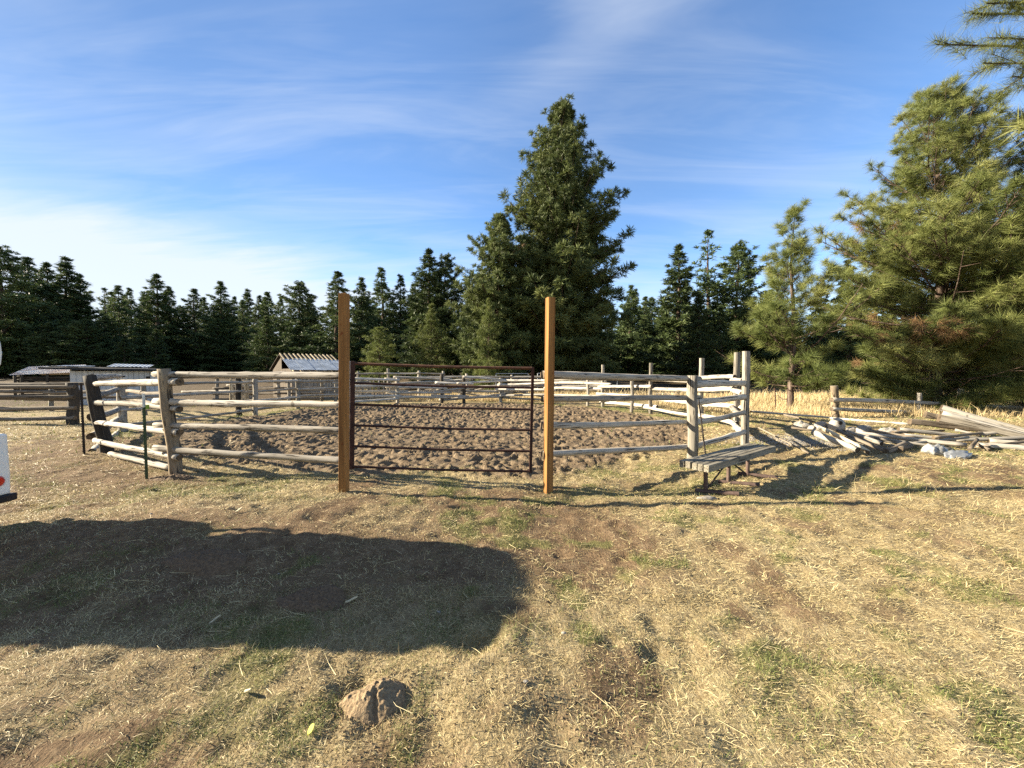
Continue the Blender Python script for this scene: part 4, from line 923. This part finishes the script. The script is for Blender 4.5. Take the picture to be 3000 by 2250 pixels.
def pine(seed, H, R, cb=.12, step=.5, per=6, tsize=.5, nn=7, nw=.16, spread=.9, shape='cone', tuft_step=.45, side=.35, up=.35, trunk_r=None, lean=0, dead=0.0, mat='needle_far', gap=.1, droop=.0, limb_sides=5, open_=0.0):
    rg = np.random.default_rng(seed); tr_ = trunk_r or H*.014
    wig = rg.uniform(-1, 1, 4)*H*.006
    def tx(z):
        t = z/H; return Vector((lean*t*H+wig[0]*math.sin(t*5)+wig[1]*math.sin(t*9), wig[2]*math.sin(t*6)+wig[3]*math.sin(t*11), z))
    m = MB(); zs = np.linspace(-.3, H*.97, 22)
    m.tube([tx(z) for z in zs], [max(.012, tr_*(1.18 if z < .2 else 1)*(1-max(z, 0)/H)**.85) for z in zs], 10)
    TP = []; TD = []; TS = []; TT = []; DP = []; DD = []; DS = []
    lob = rg.uniform(0, 6, 6)
    z = cb*H
    while z < H*.985:
        t = (z/H-cb)/(1-cb)
        if shape == 'cone': pr = (1-t)**.92*(.6+.4*min(1, t/.12))
        elif shape == 'round': pr = (max(0, 1-t**2.1))**.75*(.6+.4*min(1, t/.2))
        elif shape == 'spire': pr = (1-t)**.8*(.55+.45*min(1, t/.25))
        elif shape == 'broad': pr = min(1, (1-t)/.60)**.60*(.72+.28*min(1, t/.15))
        else: pr = (1-t)**.6
        np_ = max(3, int(per*(1 if t < .8 else .8)+rg.integers(-1, 2)))
        az0 = rg.uniform(0, 6.28)
        for k in range(np_):
            if rg.random() < gap: continue
            az = az0+k*2*math.pi/np_+rg.normal(0, .25)
            Lb_ = R*pr*(rg.uniform(.5, 1.05) if rg.random() < .8 else rg.uniform(1.0, 1.2))*(1+(.16*math.sin(az*2+lob[0]+t*7)+.12*math.sin(az*3+lob[1]-t*12))*(.5 if shape == 'broad' else 1))
            Lb_ = max(Lb_, .22*tsize+.1)
            el = -.15-droop+.95*t+rg.normal(0, .20 if limb_sides == 5 else .15)
            zz = z+rg.uniform(-.9, .9)*step; o = tx(min(zz, H*.98))
            hd = Vector((math.cos(az), math.sin(az), 0)); sdv = Vector((-math.sin(az), math.cos(az), 0))
            n = 6; pts = []
            for i in range(n+1):
                s = i/n; pts.append(o+hd*(Lb_*s*math.cos(el))+Vector((0,0,Lb_*(math.sin(el)*s+up*s*s*.55)))+sdv*(.05*Lb_*math.sin(s*3+k)))
            rb = min(tr_*.4, .011*Lb_+.008)*(1-.3*t)
            m.tube([pts[0], pts[2], pts[4], pts[6]], [rb, rb*.75, rb*.5, rb*.2], limb_sides, cap=False)
            bt = .5+rg.normal(0, .22 if limb_sides > 5 else .17); bare = limb_sides > 5 and t < .3 and rg.random() < .22; isdead = rg.random() < dead*(1-t)
            if bare:
                for q_ in (2, 3, 4, 5): m.tube([pts[q_], pts[q_]+(sdv*rg.choice((-1,1))*.5+hd*.6+Vector((0,0,rg.uniform(-.2,.3))))*Lb_*.22], [rb*.4, rb*.12], 4, cap=False)
                continue
            def emit(p, d, s_):
                tgt = (DP, DD, DS) if isdead and rg.random() < .6 else (TP, TD, TS)
                tgt[0].append(p); tgt[1].append(d); tgt[2].append(s_*(1.05-.42*t))
                if tgt[0] is TP: TT.append(bt)
            s = .22+open_*.25 if Lb_ > 1 else .1
            ds = tuft_step/max(Lb_, .3)
            while s < 1.0:
                i = min(n-1, int(s*n)); fr_ = s*n-i; p = pts[i].lerp(pts[i+1], fr_); dr = (pts[i+1]-pts[i]).normalized()
                tl = side*Lb_*(1.05-s)*rg.uniform(.6, 1.2)+tsize*.35
                for sg in (-1, 1):
                    if rg.random() < .12: continue
                    td = (dr*rg.uniform(.5, 1)+sdv*sg*rg.uniform(.6, 1)+Vector((0,0,rg.uniform(-.1, .45)+.25*up))).normalized()
                    ns = max(1, int(tl/(tuft_step*1.15)))
                    for j in range(ns):
                        q = p+td*tl*((j+1)/ns)+Vector(rg.normal(0, .06*tsize, 3)); d2 = (td+Vector((0,0,.35*up+.1))+Vector(rg.normal(0, .22, 3))).normalized()
                        emit(q, d2, tsize*rg.uniform(.75, 1.15))
                    if limb_sides > 5 and tl > .3: m.tube([p, p+td*tl], [rb*.35, rb*.12], 4, cap=False)
                s += ds*rg.uniform(.8, 1.25)
            emit(pts[-1], ((pts[-1]-pts[-2]).normalized()+Vector((0,0,.4))).normalized(), tsize*1.1)
        z += step*rg.uniform(.8, 1.2)*(1 if t < .85 else .7)
    emit_top = tx(H*.97)
    for k in range(5): TP.append(emit_top+Vector((0,0,.02*H*k/5))); TD.append(Vector((rg.normal(0,.2), rg.normal(0,.2), 1)).normalized()); TS.append(tsize*.6); TT.append(.6)
    A_ = lambda l: np.array([tuple(v) for v in l])
    V, Fc, T = tufts(A_(TP), A_(TD), np.array(TS), nn, nw, spread, rg, np.array(TT))
    mi = np.zeros(len(Fc), int)
    if DP:
        V2, F2, T2 = tufts(A_(DP), A_(DD)*np.array([1,1,.2])-np.array([0,0,.5]), np.array(DS)*.9, nn, nw, spread*.7, rg, np.full(len(DP), .5))
        Fc = np.concatenate([Fc, F2+len(V)]); V = np.concatenate([V, V2]); T = np.concatenate([T, T2]); mi = np.concatenate([mi, np.ones(len(F2), int)])
    crown = mesh_np('crown', V, Fc, [M[mat], M['needle_dead']], False, {'tint': T}, mi)
    t_o = m.build('trunk', M['bark']); trunk = t_o.data; bpy.data.objects.remove(t_o)
    return trunk, crown, float(np.percentile(V[:,2], 99.97))
def plant_tree(name, meshes, loc, rz, sc, label, cat='pine tree', group=None):
    r = thing(name, label, cat, loc, rz, group); r.scale = sc if isinstance(sc, tuple) else (sc, sc, sc)
    link('trunk', meshes[0], r); link('crown', meshes[1], r); return r
FH = 20.0
fk = dict(nn=18, nw=.14, side=.40, spread=1.25)
far = [pine(201, FH, 4.1, .03, .5, 6, .62, shape='cone', gap=.18, tuft_step=.56, **fk), pine(202, FH, 3.6, .04, .55, 6, .62, shape='spire', gap=.2, tuft_step=.56, **fk),
       pine(203, FH, 4.5, .03, .55, 7, .66, shape='round', gap=.2, tuft_step=.48, **fk), pine(204, FH, 3.9, .06, .62, 6, .6, shape='cone', gap=.3, tuft_step=.48, **fk),
       pine(205, FH, 4.4, .03, .5, 6, .64, shape='cone', gap=.2, tuft_step=.56, up=.5, **fk), pine(206, FH, 4.0, .03, .55, 6, .62, shape='spire', gap=.26, tuft_step=.56, **fk)]
sparse = pine(207, FH, 2.7, .2, .8, 5, .66, 8, .17, shape='spire', gap=.3, tuft_step=.65, mat='needle_far')
youngm = [pine(210, 8, 2.6, .01, .28, 8, .40, 20, .07, shape='cone', spread=1.3, tuft_step=.34, side=.42, mat='needle_young'), pine(211, 8, 2.3, .01, .28, 8, .40, 20, .07, shape='round', spread=1.3, tuft_step=.34, side=.42, mat='needle_young')]
BKL = 'pines deep in the wood'
def far_tree(px, ytop, Y, var, wid, label, group='pines along the edge of the wood'):
    b = W(px, 1094, Y); x = b.x; g = gzf(x, Y); t = W(px, ytop, Y); h = t.z-g; ms = sparse if var == 'S' else far[var]; sz = h/ms[2]; wid *= 1.38 if group != BKL else 1.1
    ms = sparse if var == 'S' else far[var]
    return plant_tree('pine_tree', ms, (x, Y, g), random.uniform(0, 6.28), (sz*wid, sz*wid, sz), label, group=group)
LT = [(15,716,50,2,1.25,'tall round headed pine at the very left edge, darkest of the row'),(95,752,56,1,1.15,'narrow dark pine just right of the round headed edge pine'),
 (147,768,58,0,1.15,'pine with yellowish lit flank above the log shed roof'),(197,752,60,4,1.2,'tall pine with ragged top above the white shed'),
 (243,802,62,0,1.1,'shorter pine on the right shoulder of the ragged topped pine'),(312,842,74,'S',1.0,'thin see-through pine rising in the dip right of the white shed roof'),
 (355,835,68,1,1.1,'slim pine immediately right of the thin see-through one'),(388,843,72,3,1.0,'airy small topped pine left of the broad pine over the bark covered post'),
 (466,802,64,0,1.3,'broad pine rising above the bark covered post'),(502,838,66,1,1.05,'pine leaning on the right side of the broad pine over the bark post'),
 (575,845,68,5,1.1,'lone pointed pine with open sky on its left side'),(653,824,66,0,1.2,'dense dark pine left of the small barn, highest of its group'),
 (690,868,78,3,.9,'faint thin pine behind the dense dark pine left of the barn'),(715,877,76,1,.9,'small slim pine right behind the dense dark pine'),
 (762,865,72,3,1.0,'loose pine left of the twin topped pine over the barn'),(790,855,68,5,1.1,'twin topped pine above the left end of the barn roof'),
 (825,870,74,1,.9,'narrow pine between the twin topped and the wide barn pines'),(880,822,58,2,1.15,'wide full pine directly above the barn roof'),
 (910,862,62,0,.95,'lower pine on the right flank of the wide barn pine'),(990,795,50,5,1.25,'tall pine behind the top of the left orange post'),
 (1060,812,54,0,1.15,'dense pine just right of the left orange post'),(1122,783,60,3,1.2,'open crowned pine, second from the left orange post'),
 (1175,805,60,1,1.05,'slim dark pine third from the left orange post'),(1215,830,62,4,1.0,'half hidden pine left of the tall twin pines'),
 (1258,728,46,0,1.2,'left and taller of the twin pines above the gate'),(1303,742,47,2,.9,'right one of the tall twin pines above the gate'),
 (1845,835,52,0,1.1,'dark pine at the right foot of the giant pine'),(1890,868,60,5,1.0,'small dark pine between the giant pine and the sunlit trio'),
 (1935,900,58,1,1.1,'low dark pine left of the sunlit trio'),(1986,715,44,0,1.2,'full sunlit pine, left one of the trio right of the giant pine'),
 (2072,672,52,'S',1.1,'tall spindly pine with gaps, middle of the sunlit trio'),(2155,712,42,2,1.05,'broad blunt topped pine, right one of the sunlit trio'),
 (2045,860,36,4,1.1,'shorter pine standing in front of the sunlit trio'),(2110,900,38,5,1.2,'dark lower pine in front of the blunt topped pine'),
 (2240,850,44,1,1.0,'dark pine behind the left branches of the young pine'),(2400,815,40,0,1.0,'pine between the young pine and the big right pine')]
for a in LT: far_tree(*a)
# deeper rows of the wood
BK = 'pines deep in the wood'
rgb = random.Random(5)
xs_ = [-60+i*47+rgb.uniform(-22, 22) for i in range(54)]
for i, px in enumerate(xs_):
    Y = rgb.uniform(74, 104); far_tree(px, rgb.uniform(838, 915), Y, rgb.choice((0,1,2,4,5)), rgb.uniform(1.15, 1.5), 'dark pine deep in the wood, mostly hidden behind the front row', BK)
for i in range(44):
    px = (1650 if i % 2 else 60)+rgb.uniform(-30, 900); Y = rgb.uniform(48, 66)
    far_tree(px, rgb.uniform(925, 985), Y, rgb.choice((0,2,4)), rgb.uniform(1.4, 1.8), 'low dark pine filling the shade between the front pines', 'low pines in the shade')
# wood off to the right, behind the big pines
for i, px in enumerate((2480,2560,2680,2790,2900,2990)):
    far_tree(px, 760+40*(i % 3), 34+4*(i % 3), (0,2,4)[i % 3], 1.1, 'dark pine in the shade behind the big right pine', 'pines behind the big right pine')
for px, Y in ((3120,38),(3260,44),(3420,36),(3600,46),(3800,40),(-120,54),(-300,60),(-480,56)):
    far_tree(px, 770, Y, (0,2,4)[px % 3], 1.15, 'dark pine beyond the edge of the view continuing the wood', 'pines continuing the wood past the view')
# young bright pines in front of the wood
def young(px, ytop, Y, v, wid, label):
    b = W(px, 1094, Y); g = gzf(b.x, Y); h = W(px, ytop, Y).z-g; s_ = h/youngm[v][2]
    plant_tree('young_pine', youngm[v], (b.x, Y, g), random.uniform(0, 6), (s_*wid, s_*wid, s_), label, 'young pine', 'young pines beyond the pen')
young(1113, 955, 33, 1, 1.25, 'rounded bright green young pine behind the gate, nearest the hinge side')
young(1265, 888, 33, 0, 1.05, 'conical sunlit young pine below the tall twin pines')
young(1432, 872, 30, 0, .75, 'slim pale young pine at the left foot of the giant pine')
# giant centre pine and its companion
def solo(name, ms, px, Y, ytop, H, rz, label, cat='pine tree', wid=1.0):
    b = W(px, 1094, Y); g = gzf(b.x, Y); h = W(px, ytop, Y).z-g; s_ = h/ms[2]
    return plant_tree(name, ms, (b.x, Y, g), rz, (s_*wid, s_*wid, s_), label, cat)
solo('pine_tree', pine(301, 26, 6.0, .03, .40, 8, .66, 30, .09, shape='broad', tuft_step=.45, side=.42, spread=1.3, mat='needle_mid', trunk_r=.45, dead=.02, gap=.12), 1642, 36, 302, 26, .6, 'giant dense pine towering over the middle of the pen')
solo('pine_tree', pine(302, 20, 5.2, .02, .40, 8, .64, 28, .095, shape='round', tuft_step=.5, side=.42, spread=1.3, mat='needle_mid', dead=.02), 1462, 33.5, 625, 20, 2.0, 'sunlit pine pressed against the left side of the giant pine')
solo('pine_tree', pine(303, 13, 4.8, .02, .40, 8, .62, 28, .095, shape='round', tuft_step=.48, side=.42, spread=1.3, mat='needle_mid', dead=.03), 1415, 38, 800, 13, 2.0, 'low rounded pine at the outer left foot of the giant pine', wid=.85)
# near pines on the right
near_kw = dict(mat='needle_near', nw=.025, spread=1.3, limb_sides=6)
solo('young_pine', pine(401, 8.6, 2.9, .10, .55, 6, .47, 110, shape='cone', tuft_step=.36, side=.48, up=.8, trunk_r=.13, dead=.02, gap=.12, **near_kw), 2318, 15.2, 585, 8.6, 1.0, 'open young pine with a bare lower trunk left of the big right pine', 'young pine')
solo('pine_tree', pine(402, 15.5, 4.5, .02, .40, 7, .58, 100, shape='broad', tuft_step=.42, side=.5, up=.6, trunk_r=.24, dead=.05, gap=.13, lean=.01, **near_kw), 2745, 15.5, 238, 15.5, 2.2, 'big long needled pine with brown dead clusters behind the log heap')
solo('pine_tree', pine(403, 14, 4.8, .02, .44, 7, .58, 96, shape='round', tuft_step=.47, side=.48, up=.6, trunk_r=.24, dead=.03, gap=.1, **near_kw), 3085, 15.5, 300, 14, 4.0, 'big pine at the right edge overlapping the long needled pine')
# overhanging branch, upper right: a tree standing right of the frame with a limb reaching in
rg = np.random.default_rng(9)
bx = Vector((11.7, 6.6, gzf(11.7, 6.6)))
pt = thing('pine_tree', 'pine whose needled limb hangs into the upper right corner', 'pine tree', bx)
m = MB(); ob = bx; hh = 8.0
pm = pine(404, 11.5, 2.0, .5, .5, 6, .56, 70, shape='round', tuft_step=.55, side=.45, up=.5, trunk_r=.2, gap=.15, **near_kw); link('trunk', pm[0], pt); link('crown', pm[1], pt); TP = []; TD = []
def limb(path, n_t, sidew):
    m.tube(path, [.03,.022,.016,.008][:len(path)], 7, cap=False)
    for i in range(n_t):
        s = .35+.65*i/n_t; q = s*(len(path)-1); k = min(len(path)-2, int(q)); p = path[k].lerp(path[k+1], q-k); d = (path[k+1]-path[k]).normalized()
        td = (d*.7+Vector(rg.normal(0, .55, 3))+Vector((0,0,.05))).normalized(); tl = rg.uniform(.2, 1)*sidew*(1.15-.6*s)
        m.tube([p, p+td*tl], [.007,.004], 5, cap=False)
        for j in range(3): TP.append(p+td*tl*(j+1)/3); TD.append((td+Vector(rg.normal(0,.2,3))+Vector((0,0,.1))).normalized())
    TP.append(path[-1]); TD.append((path[-1]-path[-2]).normalized())
for tipx, tipy, Yt, oz in ((2745,130,5.6,6.3),(2880,185,5.4,6.1),(2965,225,5.5,5.9),(2850,40,5.8,6.9),(2930,110,5.3,6.3),(2890,10,5.6,7.2),(3010,160,5.2,6.2),(2960,-40,5.5,7.4)):
    e = W(tipx, tipy, Yt); o = bx+Vector((0,0,min(hh, oz))); a = o.lerp(e, .4)+Vector((0,0,.18)); c = o.lerp(e, .75)+Vector((0,0,.10)); limb([o, a, c, e], 11, .55)
A_ = lambda l: np.array([tuple(v) for v in l])
V, Fc, T = tufts(A_(TP), A_(TD), rg.uniform(.18, .26, len(TP)), 64, .018, 1.1, rg, np.full(len(TP), .5), back=.9)
me = mesh_np('crown', V-np.array(tuple(bx)), Fc, M['needle_near'], False, {'tint': T}); link('needle_sprays', me, pt)
m.build('bough', M['bark'], pt, offset=bx)

# ------------------------------------------------------------------ light, sky, camera
EL = rad(21); s_dir = Vector((-1.0, .085, 0)).normalized()          # horizontal direction towards the sun
sun = bpy.data.lights.new('sun', 'SUN'); sun.energy = 5.0; sun.angle = rad(.5); sun.color = (1, .88, .68)
so = bpy.data.objects.new('sun', sun); COL.objects.link(so)
to = Vector((s_dir.x*math.cos(EL), s_dir.y*math.cos(EL), math.sin(EL))); so.rotation_euler = to.to_track_quat('Z', 'Y').to_euler(); so.location = to*60
w = bpy.data.worlds.new('World'); S.world = w; w.use_nodes = True; nt = w.node_tree; bg = nt.nodes['Background']
sky = nt.nodes.new('ShaderNodeTexSky'); sky.sky_type = 'NISHITA'; sky.sun_disc = False; sky.sun_elevation = EL
sky.sun_rotation = math.atan2(s_dir.x, s_dir.y); sky.altitude = 1000; sky.air_density = 1.0; sky.dust_density = .15; sky.ozone_density = 1.6
tc = nt.nodes.new('ShaderNodeTexCoord'); sx = nt.nodes.new('ShaderNodeSeparateXYZ'); nt.links.new(tc.outputs['Generated'], sx.inputs[0])
zc = math_n(nt, 'ADD', math_n(nt, 'MAXIMUM', sx.outputs[2], 0), .12)
u = math_n(nt, 'DIVIDE', sx.outputs[0], zc); v = math_n(nt, 'DIVIDE', sx.outputs[1], zc)
cb = nt.nodes.new('ShaderNodeCombineXYZ'); nt.links.new(u, cb.inputs[0]); nt.links.new(v, cb.inputs[1])
n1 = noise(nt, mapping(nt, cb.outputs[0], (.28,1.1,1), (0,0,rad(22))), 1.0, 6, .58, .5)
n2 = noise(nt, mapping(nt, cb.outputs[0], (.9,4.5,1), (0,0,rad(30))), 1.0, 5, .6, .8)
n3 = noise(nt, mapping(nt, cb.outputs[0], (.22,.3,1), (0,0,0)), 1.0, 2, .5)
cl = math_n(nt, 'ADD', math_n(nt, 'MULTIPLY', n1, .55), math_n(nt, 'ADD', math_n(nt, 'MULTIPLY', n2, .36), math_n(nt, 'MULTIPLY', n3, .22)))
azl = math_n(nt, 'MULTIPLY', math_n(nt, 'ARCTAN2', sx.outputs[0], sx.outputs[1]), -1.0)        # + towards the left
def mrange(val, a, b, c, d):
    h = nt.nodes.new('ShaderNodeMapRange'); h.interpolation_type = 'SMOOTHSTEP'; nt.links.new(val, h.inputs[0])
    for i, q in enumerate((a, b, c, d)): h.inputs[i+1].default_value = q
    return h.outputs[0]
lm = mrange(azl, -.15, .55, 0, 1)
low = math_n(nt, 'MULTIPLY', mrange(math_n(nt, 'ADD', sx.outputs[2], math_n(nt, 'MULTIPLY', math_n(nt, 'SUBTRACT', n1, .5), .40)), .12, .30, 1, 0), math_n(nt, 'MULTIPLY_ADD', lm, .36, .13))
dd = math_n(nt, 'ADD', math_n(nt, 'ADD', math_n(nt, 'MULTIPLY', u, .853), math_n(nt, 'MULTIPLY', v, .521)), -.665)
dd = math_n(nt, 'ADD', dd, math_n(nt, 'MULTIPLY', math_n(nt, 'SUBTRACT', n1, .5), .35))
strk = math_n(nt, 'MULTIPLY', mrange(math_n(nt, 'ABSOLUTE', dd), 0, .20, .13, 0), mrange(v, .75, 1.55, 1, 0))
fac = math_n(nt, 'ADD', math_n(nt, 'ADD', cl, math_n(nt, 'MULTIPLY', lm, .05)), math_n(nt, 'ADD', low, strk))
fac = ramp(nt, fac, [(.42, (0,0,0)), (.53, (.08,.08,.08)), (.66, (.32,.32,.32)), (.86, (.88,.88,.88))])
skc = nt.nodes.new('ShaderNodeHueSaturation'); skc.inputs['Saturation'].default_value = 1.2; skc.inputs['Hue'].default_value = .505; nt.links.new(sky.outputs[0], skc.inputs['Color'])
vm = nt.nodes.new('ShaderNodeVectorMath'); vm.operation = 'SCALE'; nt.links.new(skc.outputs[0], vm.inputs[0]); nt.links.new(mrange(azl, .1, 1.0, 1.0, .62), vm.inputs['Scale'])
cm = mix(nt, fac, vm.outputs[0], (3.0,3.25,3.6))
nt.links.new(cm, bg.inputs[0]); bg.inputs[1].default_value = .070
cam = bpy.data.cameras.new('camera'); cam.sensor_width = 36; cam.lens = F/3000*36; cam.clip_end = 3000; cam.clip_start = .05
co = bpy.data.objects.new('camera', cam); COL.objects.link(co); co.location = (0,0,CAMZ); co.rotation_euler = (rad(90)-PITCH, 0, 0); S.camera = co
S.view_settings.view_transform = 'Standard'; S.view_settings.look = 'None'; S.view_settings.gamma = 1; S.view_settings.exposure = 2.12
S.render.engine = 'CYCLES'; S.cycles.max_bounces = 5; S.cycles.diffuse_bounces = 2; S.cycles.glossy_bounces = 2; S.cycles.transmission_bounces = 2; S.cycles.use_denoising = False
